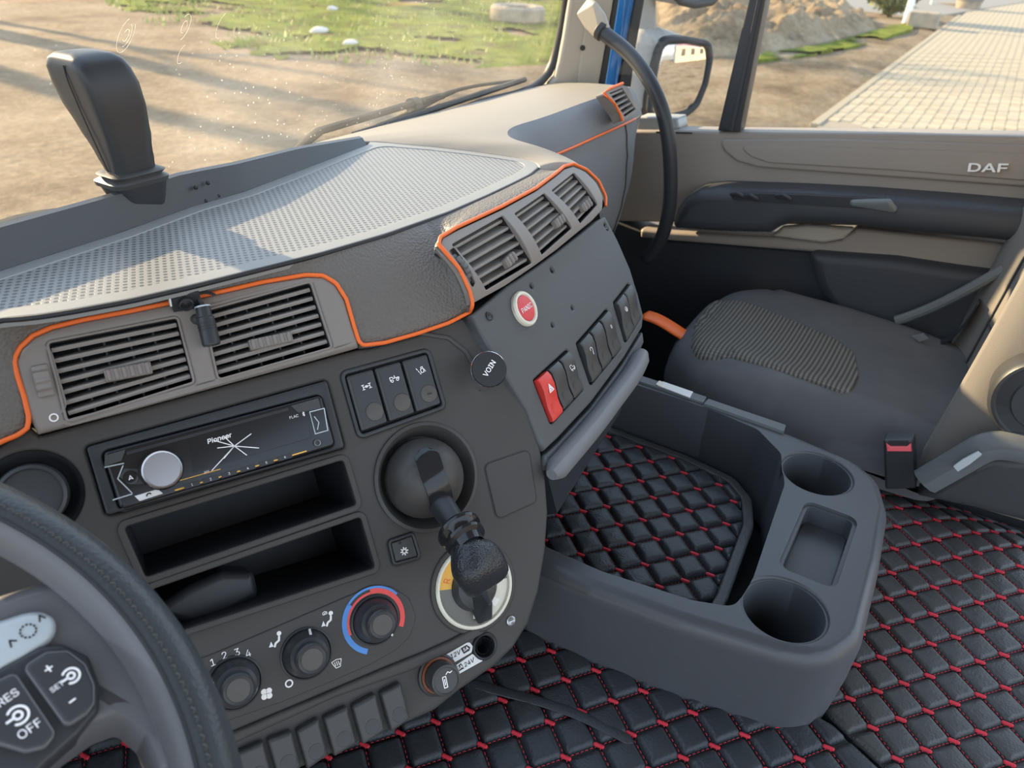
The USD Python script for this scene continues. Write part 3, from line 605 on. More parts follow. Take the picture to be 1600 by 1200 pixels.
for k in range(3):
    x0, x1 = .035+k*.315, .035+(k+1)*.315-.02
    body = pg([at4(x0, .07), at4(x1, .07), at4(x1, .92), at4(x0, .92)])
    s_ = sw.part('rocker', P1.to(bev(rnd(body, .002), -.008, .0022, .0015)), 'switch_black')
    sw.part('ridge', P1.to(tube([(*(at4(x0+.012, .12)), .0022), (*(at4(x0+.012, .90)), .0026)], .0012, 8)), 'switch_grey', parent=s_)
    cc = at4((x0+x1)/2+.04, .70); r_ = .0085
    sw.part('thumb_dome', P1.to(lathe([(r_, .0020), (r_*.9, .0034), (r_*.5, .0042), (0, .0044)], 28, cc)), 'button_grey', parent=s_)
    sw.part('icon', P1.to(icon(IC[k]['paths'], .0021, at4((x0+x1)/2+.03, .30), .0023, .0007, 4, IC[k].get('fill', ()))), 'white_print', parent=s_)
    if k == 2: sw.part('lamp_slot', P1.to(bx(cc[0]-.0022, cc[0]+.0022, cc[1]-.0008, cc[1]+.0008, .004, .0047)), 'black', parent=s_)
sw.done()
acs = Thing('air_conditioning_switch', 'small square black switch with a white snowflake under the lever', 'switch')
acs.part('bezel', P1.to(bev(ACB.buffer(.0012).difference(ACB.buffer(-.0016)), -.01, .0018, .0012)), 'switch_black')
acs.part('key', P1.to(bev(ACB.buffer(-.0019), -.01, .0012, .0012)), 'switch_grey')
cc = A(P1.px((631, 861))); sn = [circ(.75, n=12)]+[[(.8*math.cos(t), .8*math.sin(t)), (1.35*math.cos(t), 1.35*math.sin(t))] for t in np.arange(8)*math.pi/4]
acs.part('snowflake', P1.to(icon(sn, .0024, cc, .0012, .0011)), 'white_print')
acs.part('lamp', P1.to(lathe([(.0014, .0012), (.001, .0015), (0, .0016)], 10, P1.px((624, 848)))), 'black')
acs.done()

# ================================================================ HEATER PANEL
hv = Thing('heater_panel', 'heater control strip with three round black knobs and a blue and red arc', 'heater controls')
pl = pg(P1.pp([(255, 1050), (340, 1018), (440, 975), (540, 932), (578, 917), (612, 916), (640, 935), (650, 965), (640, 995), (618, 1016), (575, 1040), (520, 1064), (440, 1097), (350, 1128), (255, 1162)]))
pl = rnd(pl, .008)
hv.part('plate', P1.to(bev(pl, -.001, .0016, .0014)), 'fascia', label='charcoal control strip')
for k, c in enumerate(KN):
    r = .0212
    base = hv.part('knob_dish', P1.to(lathe([(r, .0017), (r, .003), (r-.0012, .0034), (r-.0022, .0020), (r*.60, .0018)], 44, c)), 'black_satin')
    kn = hv.part('knob', P1.to(lathe([(r-.0024, .0018), (r-.003, .007), (r*.72, .0135), (r*.60, .0150), (r*.585, .021), (r*.52, .0226), (r*.42, .0218), (0, .0212)], 44, c)), 'switch_black', label='black rotary knob')
    rb = {0: 150, 1: 70, 2: -60}[k]; a = math.radians(rb)
    hv.part('pointer', P1.to(tube([(c[0]+q*r*math.cos(a), c[1]+q*r*math.sin(a), w_) for q, w_ in ((.93, .0055), (.80, .0105))], .0011, 6)), 'white_print', parent=kn)
    hv.part('cap', P1.to(lathe([(r*.43, .0219), (r*.40, .0226), (0, .0230)], 30, c)), 'button_grey', parent=kn)
c = KN[2]
def arc(r0, r1, a0, a1, w): 
    t = np.radians(np.linspace(a0, a1, 40)); return bev(Polygon([(c[0]+r1*math.cos(q), c[1]+r1*math.sin(q)) for q in t]+[(c[0]+r0*math.cos(q), c[1]+r0*math.sin(q)) for q in t[::-1]]), w, w+.0004)
hv.part('cold_arc', P1.to(cat(arc(.0242, .0288, 130, 240, .0016), arc(.0268, .0288, 30, 132, .0016))), 'blue_print', label='blue arc')
hv.part('warm_arc', P1.to(cat(arc(.0225, .0268, -35, 85, .0017), arc(.0225, .0245, 84, 190, .0017))), 'red_print', label='red arc')
lg = [text(t, .0055, P1.px(p), 0, .0016) for t, p in (('1', (332, 1034)), ('2', (350, 1023)), ('3', (370, 1018)), ('4', (387, 1020)))]
lg.append(bev(disc(.0033, P1.px((451, 1067))).difference(disc(.0021, P1.px((451, 1067)))), .0016, .0019))
person = dict(paths=[[(1.0, .9), (.7, -.1), (-.3, -.5), (-.7, -1.2)]], fill=[circ(.62, (1.2, 1.7), n=12), [(-2.2, -.9), (-1.0, -1.1), (-1.3, .4)]])
for p in ((431, 1001), (512, 969)): lg.append(icon(person['paths'], .0030, P1.px(p), .0016, .0017, 0, person['fill']))
lg.append(icon([[(-1, -.4), (-1.1, .5), (0, 1), (.9, .5), (.9, -.4), (-1, -.4)], [(-.5, 0), (.5, .4)]], .0018, P1.px((507, 958)), .0016, .0005))
lg.append(icon([[(-.6, -1), (.6, -1), (1.3, .8), (0, 1.1), (-1.3, .8), (-.6, -1)], [(-.5, -.5), (-.6, .5)], [(0, -.5), (-.1, .6)], [(.5, -.5), (.4, .5)]], .0032, P1.px((526, 1036)), .0016, .0006))
fan = [circ(.55, (.62*math.cos(t), .62*math.sin(t)), n=12) for t in np.arange(4)*math.pi/2+.6]
lg.append(icon([], .0044, P1.px((416, 1083)), .0016, fill=fan))
for m_ in lg: hv.part('legend', P1.to(m_), 'white_print')
hv.done()
# bottom keys
cols = [(412, 456, 1150, 1136), (457, 498, 1136, 1116), (499, 542, 1116, 1098), (543, 586, 1098, 1078), (587, 625, 1078, 1061)]
ptsT = [(a+3, ya+2, b-3, yb+2) for a, b, ya, yb in cols]
for k, (x0, y0, x1, y1) in enumerate([(368, 1172, 409, 1154)]+ptsT):
    t = Thing('blank_switch', f'blank dark key in the row under the heater knobs, {["first", "second", "third", "fourth", "fifth", "sixth"][k]} from the steering wheel', 'switch', 'blank keys under the heater panel')
    q = quadp(P1, [(x0, y0), (x1, y1), (x1+15, y1+57), (x0+17, y0+60)], .0015)
    t.part('key', P1.to(puff(q, -.004, .0085, .003)), 'switch_grey')
    u, v = q.centroid.coords[0]
    t.part('thumb_dish', P1.to(lathe([(.0068, .0083), (.0062, .0087), (.003, .0086), (0, .0086)], 24, (u+.001, v-.0068))), 'switch_black')
    t.done()

# ================================================================ LEVER ON THE CENTRE FACE
lv = Thing('hand_lever', 'black hand lever with leather-grained grip on a half ball', 'lever')
lv.part('bowl', P1.to(lathe([(BR+.0035, -.001), (BR+.003, .0022), (BR, .0028), (BR-.002, .0005), (BR-.006, -.009), (BR-.010, -.016), (0, -.017)], 56, BC)), 'fascia_smooth', label='round recessed collar')
b0 = A([BC[0]-.0015, BC[1]-.0005]); br = .0365
ball = trimesh.creation.icosphere(4, br); ball.vertices = ball.vertices*[1, 1, .92]+[*b0, -.004]
lv.part('ball', P1.to(ball), 'fascia_smooth', smooth=True, label='smooth half ball')
def onball(p): 
    q = A(P1.px(p, .02)); 
    for _ in range(6):
        d = q-b0; w = -.004+.92*math.sqrt(max(br**2-d@d, 1e-6)); q = A(P1.px(p, w))
    return A([*q, w])
top_, mid_, bot_ = onball((664, 705)), onball((676, 740)), onball((690, 782))
ctr = A([*b0, -.004]); arcp = []
for a_, b_ in ((top_, mid_), (mid_, bot_)):
    for s in np.linspace(0, 1, 7)[:-1 if a_ is top_ else None]:
        d = a_+(b_-a_)*s-ctr; d /= np.linalg.norm(d); arcp.append(ctr+d*[br, br, br*.92])
arcp = A(arcp); rows = []
for i, p in enumerate(arcp):
    t = np.gradient(arcp, axis=0)[i]; n_ = (p-ctr)/np.linalg.norm(p-ctr); sd = np.cross(t, n_); sd /= np.linalg.norm(sd)
    hwid = .0108*min(1, .45+i*.28)
    rows.append([p-sd*hwid-n_*.001, p-sd*hwid+n_*.0012, p-sd*hwid*.5+n_*.0022, p+sd*hwid*.5+n_*.0022, p+sd*hwid+n_*.0012, p+sd*hwid-n_*.001])
lv.part('slot_band', P1.to(grid(rows)), 'black_gloss', label='glossy band where the lever leaves the ball')
q0 = P1.O+sum(x*y for x, y in zip(bot_-A([0, .002, .006]), (P1.u, P1.v, P1.w)))
q1 = on1((724, 838), .052); q2 = on1((752, 886), .064)
ax = (q1-q0)/np.linalg.norm(q1-q0)
def tpr(a, b, prof, n=28):
    a, b = A(a), A(b); d = (b-a); L = np.linalg.norm(d); d /= L; e = np.cross(d, P1.u); e /= np.linalg.norm(e); g = np.cross(d, e); an = np.arange(n)*2*np.pi/n
    return grid([a+d*L*s+r*(np.cos(an)[:, None]*e+np.sin(an)[:, None]*g) for s, r in prof], close_v=True)
lv.part('shaft', tpr(q0, q1, [(0, .0115), (.25, .0112), (.55, .0102), (1, .0095)]), 'black_satin', label='short satin shaft')
lv.part('pull_collar', tpr(q1-ax*.012, q1+ax*.014, [(0, .0100), (.02, .0150), (.08, .0190), (.16, .0200), (.26, .0195), (.34, .0165), (.46, .0150), (.56, .0185), (.66, .0180), (.74, .0140), (1, .0128)]), 'black_gloss', label='ribbed pull-up collar')
# grip: rounded, wider to the right, facing down
e_, g_ = P1.u, np.cross(ax, P1.u)
gp = lambda px, w, r: (on1(px, w), r)
sp = [gp((727, 850), .056, .0125), gp((735, 868), .062, .0155), gp((735, 890), .068, .0165), gp((741, 910), .066, .0115), gp((778, 880), .066, .0085), gp((783, 893), .062, .0070), gp((738, 922), .058, .0070), gp((760, 864), .064, .0115), gp((748, 880), .050, .014)]
ico = trimesh.creation.icosphere(2, 1).vertices
def blob(a): return m3.Manifold(m3.Mesh(np.asarray((h := hull(np.vstack([c_+ico*r_ for c_, r_ in a]))).vertices, np.float32), np.asarray(h.faces, np.uint32)))
gm = blob([sp[0], sp[1], sp[2]])+blob([sp[1], sp[2], sp[3], sp[4], sp[7]])+blob([sp[3], sp[4], sp[5], sp[6]])+blob([sp[2], sp[8], sp[3]])
gm = gm.refine_to_length(.003).to_mesh(); gm = TM(gm.vert_properties[:, :3], gm.tri_verts, process=True); trimesh.smoothing.filter_laplacian(gm, lamb=.5, iterations=9, volume_constraint=False)
lv.part('grip', gm, 'lever_grip', smooth=True, label='black leather-grained grip')
lv.done()

# ================================================================ GEAR DIAL, SOCKETS, STICKERS
gd = Thing('gear_dial', 'round cream dial with a yellow segment behind the lever grip', 'dial')
r = .0385
gd.part('ring', P1.to(lathe([(r, -.001), (r, .003), (r-.0012, .0042), (r-.0032, .0040), (r-.0042, .0015), (r-.0042, .0)], 56, DIAL)), 'cream_plastic', label='cream outer ring')
gd.part('base', P1.to(bev(disc(r+.0045, DIAL, 24).difference(disc(r-.001, DIAL, 24)), -.001, .0022, .0018)), 'fascia')
def sector(r0, r1, a0, a1, w0, w1):
    t = np.radians(np.linspace(a0, a1, 24)); return bev(Polygon([(DIAL[0]+r1*math.cos(q), DIAL[1]+r1*math.sin(q)) for q in t]+[(DIAL[0]+r0*math.cos(q), DIAL[1]+r0*math.sin(q)) for q in t[::-1]]), w0, w1)
for nm, a0, a1, m_ in (('yellow_sector', 95, 165, 'yellow_print'), ('grey_sector', 165, 268, 'grey_print'), ('white_sector', 268, 352, 'cream_plastic'), ('dark_sector', 352, 455, 'grey_print')):
    gd.part(nm, P1.to(sector(.0225, r-.0042, a0, a1, .0, .0012)), m_)
gd.part('white_tab', P1.to(cat(sector(.022, .029, 252, 278, .0012, .0018), sector(.022, .029, 300, 316, .0012, .0018))), 'white_print', label='white printed tab')
gd.part('letter', P1.to(cat(text('N', .006, (DIAL[0]+.028*math.cos(2.05), DIAL[1]+.028*math.sin(2.05)), 25, .0012), text('R', .006, (DIAL[0]+.028*math.cos(2.6), DIAL[1]+.028*math.sin(2.6)), 60, .0012))), 'orange', label='faint printed letters')
gd.part('hub', P1.to(lathe([(.0225, 0), (.0222, .004), (.019, .009), (.012, .011), (0, .011)], 40, DIAL)), 'switch_black')
ka, kb_ = A(P1.px((737, 945), .012)), A(DIAL)
gd.part('pointer_fin', P1.to(rhull([(DIAL[0]-.004, DIAL[1]+.012, .012), (DIAL[0]+.004, DIAL[1]+.012, .012), (DIAL[0]-.005, DIAL[1]-.030, .006), (DIAL[0]+.005, DIAL[1]-.030, .006), (DIAL[0], DIAL[1]-.012, .026), (DIAL[0]-.008, DIAL[1]-.01, .004), (DIAL[0]+.008, DIAL[1]-.01, .004)], .003)), 'black_satin', label='black pointer fin of the dial')
gd.done()
ll = Thing('cigarette_lighter', 'black round cigarette lighter with an amber ring and white symbol', 'lighter')
ll.part('socket', P1.to(lathe([(.0185, -.001), (.0185, .0015), (.0165, .002), (.0155, -.004)], 36, LIGHTER)), 'black_satin')
ll.part('amber_ring', P1.to(lathe([(.0164, .001), (.0160, .0035), (.0140, .0038), (.0136, .0)], 36, LIGHTER)), 'amber_dim', label='amber light ring')
ll.part('knob', P1.to(lathe([(.0136, -.004), (.0136, .008), (.0142, .009), (.0142, .017), (.0132, .0195), (.0115, .0200), (.0108, .0190), (0, .0186)], 40, LIGHTER)), 'switch_grey')
ll.part('symbol', P1.to(icon([[(-.7, -1.6), (-.7, .9), (.1, .9), (.1, -1.6), (-.7, -1.6)], [(-.3, -1), (-.3, .3)], [(.3, 1.3), (.8, 1.7), (1.3, 1.3), (1.8, 1.5)]], .0038, LIGHTER, .0187, .0009, -3)), 'white_print')
ll.done()
so = Thing('power_socket', 'small black round power socket at the lower corner of the centre face', 'socket')
so.part('rim', P1.to(lathe([(.0122, -.001), (.0122, .0010), (.0112, .0018), (.0100, .0012), (.0092, -.004), (.0092, -.020), (0, -.02)], 36, SOCK)), 'black_satin')
so.part('pin_ring', P1.to(lathe([(.0080, -.02), (.0080, -.002), (.0070, -.001), (.0068, -.02)], 30, SOCK)), 'black_gloss')
so.done()
stk = Thing('voltage_sticker', 'white two-part sticker marked 12V 5A and 15A 24V by the sockets', 'sticker')
def sticker(pts, round_end): 
    q = pg(P1.pp(pts)); return q
a12 = pg(P1.pp([(691, 1026), (727, 1006), (733, 1006), (737, 1011), (735, 1018), (704, 1036), (700, 1031)])).buffer(.0012, quad_segs=4)
a24 = pg(P1.pp([(708, 1045), (738, 1024.5), (743, 1029), (752, 1031), (714, 1052), (709, 1050)])).buffer(.0014, quad_segs=4)
def along(p, q): a, b = A(P1.px(p)), A(P1.px(q)); return math.degrees(math.atan2(*(b-a)[::-1]))
g12, g24 = along((697, 1031), (733, 1011)), along((709, 1049), (744, 1028))
stk.part('label_paper', P1.to(bev(a12, -.0002, .0003)), 'white_plastic'); stk.part('label_paper', P1.to(bev(a24, -.0002, .0003)), 'white_plastic')
stk.part('black_patch', P1.to(cat(bev(pg(P1.pp([(719.5, 1013), (729, 1007.5), (734.5, 1011), (733.5, 1016), (724.5, 1021.5)])), .0003, .0005), bev(pg(P1.pp([(709.5, 1045.5), (720, 1036), (725, 1044), (713.5, 1050.5)])), .0003, .0005))), 'black')
stk.part('lettering', P1.to(cat(text('12V', .0040, P1.px((711.5, 1022)), g12, .0003, slant=.2), text('24V', .0040, P1.px((733, 1034.5)), g24, .0003, slant=.2))), 'black')
stk.part('reversed_lettering', P1.to(cat(text('5A', .0030, P1.px((727.5, 1013.5)), g12, .0005, bold=True), text('15A', .0030, P1.px((716.5, 1043.5)), g24, .0005, bold=True))), 'white_print')
stk.done()
# magnetic phone mount
mt = Thing('magnetic_mount', 'round black magnetic phone mount with a chrome rim and white lettering', 'phone mount')
mc = on1((764, 577), .030); mn = CR*.06-CF*.80+P1.w*.5+CU*.1; MF = Fr(mc, np.cross([0, 0, 1.0], mn), np.cross(mn, np.cross([0, 0, 1.0], mn)))
mt.part('disc', MF.to(lathe([(.0158, -.003), (.0162, 0), (.0156, .0016), (0, .0018)], 48)), 'black_satin')
mt.part('chrome_rim', MF.to(lathe([(.0135, -.008), (.0160, -.0075), (.0168, -.004), (.0168, -.001), (.0160, 0)], 48)), 'chrome', label='chrome rim')
mt.part('ball_foot', tpr(mc-MF.w*.006, on1((755, 585), 0), [(0, .012), (.3, .013), (.6, .012), (1, .016)]), 'chrome', label='chrome ball foot')
mt.part('lettering', MF.to(text('VOIN', .0046, (0, .0005), 52, .0018, bold=True)), 'white_print')
mt.done()
# camera and microphone in front of the left vent
cm = Thing('mini_camera', 'small square black camera stuck on the orange piping', 'camera')
cf = Fr(on1((292, 474), .014), P1.u, P1.v*.75+P1.w*.65)
cm.part('case', cf.to(bx(-.0105, .0105, -.0065, .0085, -.012, .0, .001)), 'black_satin'); cm.part('lens_barrel', cf.to(lathe([(.0055, -.001), (.0055, .004), (.0045, .0048), (.0036, .003), (0, .0015)], 28, (-.001, .001))), 'black'); cm.part('lens', cf.to(lathe([(.0036, .0030), (.002, .0036), (0, .0038)], 20, (-.001, .001))), 'black_gloss')
cm.part('white_corner', cf.to(bx(-.0122, -.0108, .0, .0075, -.006, .0005)), 'white_plastic'); cm.done()
mi = Thing('clip_microphone', 'small black cylindrical microphone hanging by its cable before the air vent', 'microphone')
ma, mb = on1((316, 478), .016), on1((331, 540), .016)
mi.part('body', tpr(ma, mb, [(0, .0), (.0, .0050), (.02, .0056), (.28, .0058), (.30, .0068), (.95, .0070), (1, .0062), (1, 0)]), 'black_satin')
mi.part('collar_ring', tpr(ma+(mb-ma)*.0, ma+(mb-ma)*.04, [(0, .0052), (0, .0060), (1, .0062), (1, .0056)]), 'silver', label='pale collar ring')
mi.part('cable', tube(spline([ma+(mb-ma)*-.0, on1((312, 470), .016), on1((310, 460), .014), on1((318, 457), .012), on1((336, 462), .010)], 24), .0013, 6), 'black_satin')
mi.part('strain_relief', tpr(ma-(mb-ma)*.10, ma, [(0, .0016), (1, .0026)]), 'black')
mi.part('sound_slot', cat([tpr(ma+(mb-ma)*s, ma+(mb-ma)*(s+.03), [(0, .00715), (1, .00715)]) for s in (.42, .50, .58)]), 'black', kind='stuff')
mi.done()
single('vent_stud', P1.to(lathe([(.0042, .004), (.0040, .008), (.0026, .0105), (0, .011)], 20, P1.px((306, 499), .006))), 'switch_grey', 'tiny round grey stud on the vent frame beside the microphone', 'stud')

# ================================================================ SWITCHES ON THE RIGHT PANEL, PANIC BUTTON
gi = 0
desc = [['red hazard rocker switch with a white triangle', 'blank grey rocker switch beside the red one', 'dark rocker switch with a small truck icon'],
        ['grey rocker switch with a white hook icon, first of the middle well', 'plain grey rocker switch in the centre of the middle well', 'grey rocker switch with a small lamp mark, last of the middle well'],
        ['grey rocker switch with a round icon in the far well', 'plain grey rocker switch at the far end of the panel']]
px4 = [[(834, 594), (887, 546), (912, 609), (861, 663)], [(901, 537), (949, 482), (971, 544), (923, 602)], [(959, 473), (983, 442), (1001, 498), (977, 536)]]
for g, (q4, ds) in enumerate(zip(px4, desc)):
    k4 = [A(P3.px(p)) for p in q4]; n = len(ds)
    def a4(x, y): return (k4[0]*(1-x)+k4[1]*x)*(1-y)+(k4[3]*(1-x)+k4[2]*x)*y
    for k, d_ in enumerate(ds):
        t = Thing('rocker_switch', d_, 'switch', 'rocker switches on the right panel'); red = (g, k) == (0, 0)
        lo, hi = .02+k/n*.97, .02+(k+1)/n*.97-.035; y0, y1 = .03, (.97 if red else .95)
        rows = []
        hs_ = [(0, -.008), (0, .0035), (.10, .0060), (.30, .0066), (.50, .0050), (.66, .0036), (.80, .0035), (.93, .0042), (1, .0030), (1, -.008)]
        for y, w_ in hs_:
            yy = y0+(y1-y0)*y; a, b = a4(lo, yy), a4(hi, yy); e = (b-a)*.06
            rows.append([(*a, -.008), (*a, w_-.0012), (*(a+e), w_), (*((a+b)/2), w_+.0004), (*(b-e), w_), (*b, w_-.0012), (*b, -.008)])
        t.part('rocker', P3.to(grid(rows)), 'red_plastic' if red else 'switch_grey', smooth=40)
        cc = a4((lo+hi)/2, .76)
        t.part('thumb_dish', P3.to(lathe([(.0072, .0038), (.0066, .0043), (.005, .0040), (0, .0036)], 22, cc)), 'red_plastic' if red else 'switch_grey')
        ic = a4((lo+hi)/2-.01, .33)
        if red: t.part('triangle', P3.to(icon([[(-1, -.8), (1, -.8), (0, 1), (-1, -.8)], [(-.45, -.45), (.45, -.45), (0, .4), (-.45, -.45)]], .0042, ic, .0071, .0010)), 'white_print')
        elif (g, k) == (0, 2): t.part('icon', P3.to(icon([[(-1, -.6), (-1, .8), (0, .8), (.3, 0), (1.3, 0), (1.3, -.6), (-1, -.6)], circ(.3, (-.5, -.8)), circ(.3, (.8, -.8))], .0034, ic, .0071, .0005)), 'white_print')
        elif (g, k) == (1, 0): t.part('icon', P3.to(icon([circ(.8, (0, .2), -40, 200, 12), [(.6, -.4), (.2, -1.2), (.2, -1.8)]], .0030, ic, .0071, .0007)), 'white_print')
        elif (g, k) == (1, 2): t.part('icon', P3.to(icon([[(-.3, -.6), (.3, -.6), (.3, .6), (-.3, .6), (-.3, -.6)]], .0030, ic, .0071, .0005)), 'white_print')
        elif (g, k) == (2, 0): t.part('icon', P3.to(icon([circ(.9), [(-.4, 0), (.4, .2), (0, -.6)]], .0030, ic, .0071, .0006)), 'white_print')
        t.done()
pn = Thing('panic_button', 'round red button in a cream ring lettered PANIC', 'button')
pc = P3.px((817.5, 483))
pn.part('ring', P3.to(lathe([(.0185, -.0005), (.0185, .003), (.0172, .0048), (.0148, .0050), (.0136, .0036)], 48, pc)), 'cream_plastic', label='cream outer ring')
pn.part('cap', P3.to(lathe([(.0137, .002), (.0133, .0040), (.010, .0046), (0, .0048)], 40, pc)), 'red_sticker', label='dull red cap')
pn.part('lettering', P3.to(text('PANIC', .0050, (pc[0], pc[1]), 0, .0048, sx=.95)), 'white_print'); pn.done()
# ================================================================ STORAGE TRAY BEHIND THE CONSOLE
ZM, ZI, ZTOP = .490, .520, .600
tr = Thing('storage_tray', 'dark grey plastic storage tray with two cup holders beside the passenger seat', 'storage tray')
outer = Polygon([(.497, .262), (.500, .19), (.510, .10), (.527, .010), (.540, -.030), (.585, -.052), (.70, -.050), (.80, -.044), (.856, -.026), (.882, .010), (.892, .08), (.902, .16), (.908, .33), (.70, .42), (.56, .40)])
outer = outer.buffer(-.055).buffer(.055, quad_segs=16)
O = _ring(outer.exterior, True)
lv_ = [(.006, ZM-.012), (.001, ZM+.05)]+[(.014*(1-math.cos(t)), ZTOP-.020+.020*math.sin(t)) for t in np.linspace(0, math.pi/2, 9)]
body = hull(np.vstack([np.c_[_off(O, d) if d else O, np.full(len(O), z)] for d, z in lv_]))
def man(m): return m3.Manifold(m3.Mesh(np.asarray(m.vertices, np.float32), np.asarray(m.faces, np.uint32)))
def prism(p, z0, z1, grow=0, rt=0):
    """Convex prism, wider by grow at the top rim over the last rt."""
    c = _ring(p.exterior, True); lev = [(0, z0), (0, z1-rt)]+([(-grow*(1-math.cos(t)), z1-rt+rt*math.sin(t)) for t in np.linspace(0, math.pi/2, 5)] if rt else [(0, z1)])
    st = [m3.Manifold.hull_points(np.vstack([np.c_[_off(c, a[0]) if a[0] else c, np.full(len(c), a[1])], np.c_[_off(c, b[0]) if b[0] else c, np.full(len(c), b[1])]]).astype(np.float32)) for a, b in zip(lev[:-1], lev[1:]) if b[1] > a[1]]
    out = st[0]
    for q in st[1:]: out = out+q
    return out
well = rnd(Polygon([(.5235, .40), (.5265, .19), (.541, .10), (.556, .062), (.605, .058), (.775, .070), (.836, .090), (.872, .13), (.882, .20), (.882, .42)]), .016)
T = man(body)-prism(well, ZM-.05, ZTOP+.02)
cupN, cupF = (.582, .021), (.822, .043)
for c, r in ((cupN, .0405), (cupF, .0415)):
    T = T-m3.Manifold.cylinder(.13, r*.90, r*1.0, 56).translate([c[0], c[1], ZTOP-.072])
    for k, t in enumerate(np.linspace(0, math.pi/2, 6)[:-1]):
        t2 = np.linspace(0, math.pi/2, 6)[k+1]
        T = T-m3.Manifold.cylinder(.003*(math.sin(t2)-math.sin(t))+1e-5, r+.003*(1-math.cos(t)), r+.003*(1-math.cos(t2)), 56).translate([c[0], c[1], ZTOP-.003+.003*math.sin(t)])
rec = rrect(.118, .050, .008, (.698, .013))
T = T-prism(rec, ZTOP-.028, ZTOP+.004, .003, .0)-prism(rec.buffer(.004), ZTOP-.0035, ZTOP+.004)
# the front of the tray runs under the console
T = T.trim_by_plane([0, -1, 0], -.335)
tmh = T.to_mesh(); tr.part('body', TM(tmh.vert_properties[:, :3], tmh.tri_verts, process=False), 'tray_plastic', smooth=28)
for c, r in ((cupN, .0405), (cupF, .0415)):
    tr.part('cup_liner', lathe([(r*.995, ZTOP-.004), (r*.905, ZTOP-.0715), (0, ZTOP-.0715)], 48, c), 'cubby_black', label='dark inside of a cup holder')
tr.part('recess_floor', bev(rec.buffer(-.0012), ZTOP-.03, ZTOP-.0265), 'tray_plastic')
# plate and label on the far arm
pa = [zp(p, ZTOP+.004) for p in ((1107, 623), (1228, 664), (1225, 674), (1100, 630))]
def slab(P, h): P = A(P); return hull(np.vstack([P, P-A([0, 0, h])]))
tr.part('side_plate', slab(pa, .01), 'seat_arm', label='flat grey plate clipped to the outer arm')
pb_ = [zp(p, ZTOP+.003) for p in ((1002, 587), (1104, 620), (1099, 629), (998, 595))]
tr.part('side_rail', slab(pb_, .012), 'seat_arm')
pl_ = [zp(p, ZTOP+.0045) for p in ((1036, 596), (1083, 612), (1078, 621), (1028, 602))]
tr.part('paper_label', slab(pl_, .0012), 'white_plastic', label='white paper label')
pq_ = [zp(p, ZTOP+.0048) for p in ((1030, 594.5), (1038, 597.5), (1033, 604), (1025, 600))]
tr.part('tape', slab(pq_, .0014), 'cream_plastic')
rl = zp((1338, 905), .545)
tr.part('red_marker', rhull([zp((1341, 886), .552), zp((1337, 938), .52), zp((1340, 886), .552)+A([0, -.003, 0])], .0028), 'red_plastic', label='red plastic marker on the back of the tray')
tr.done()

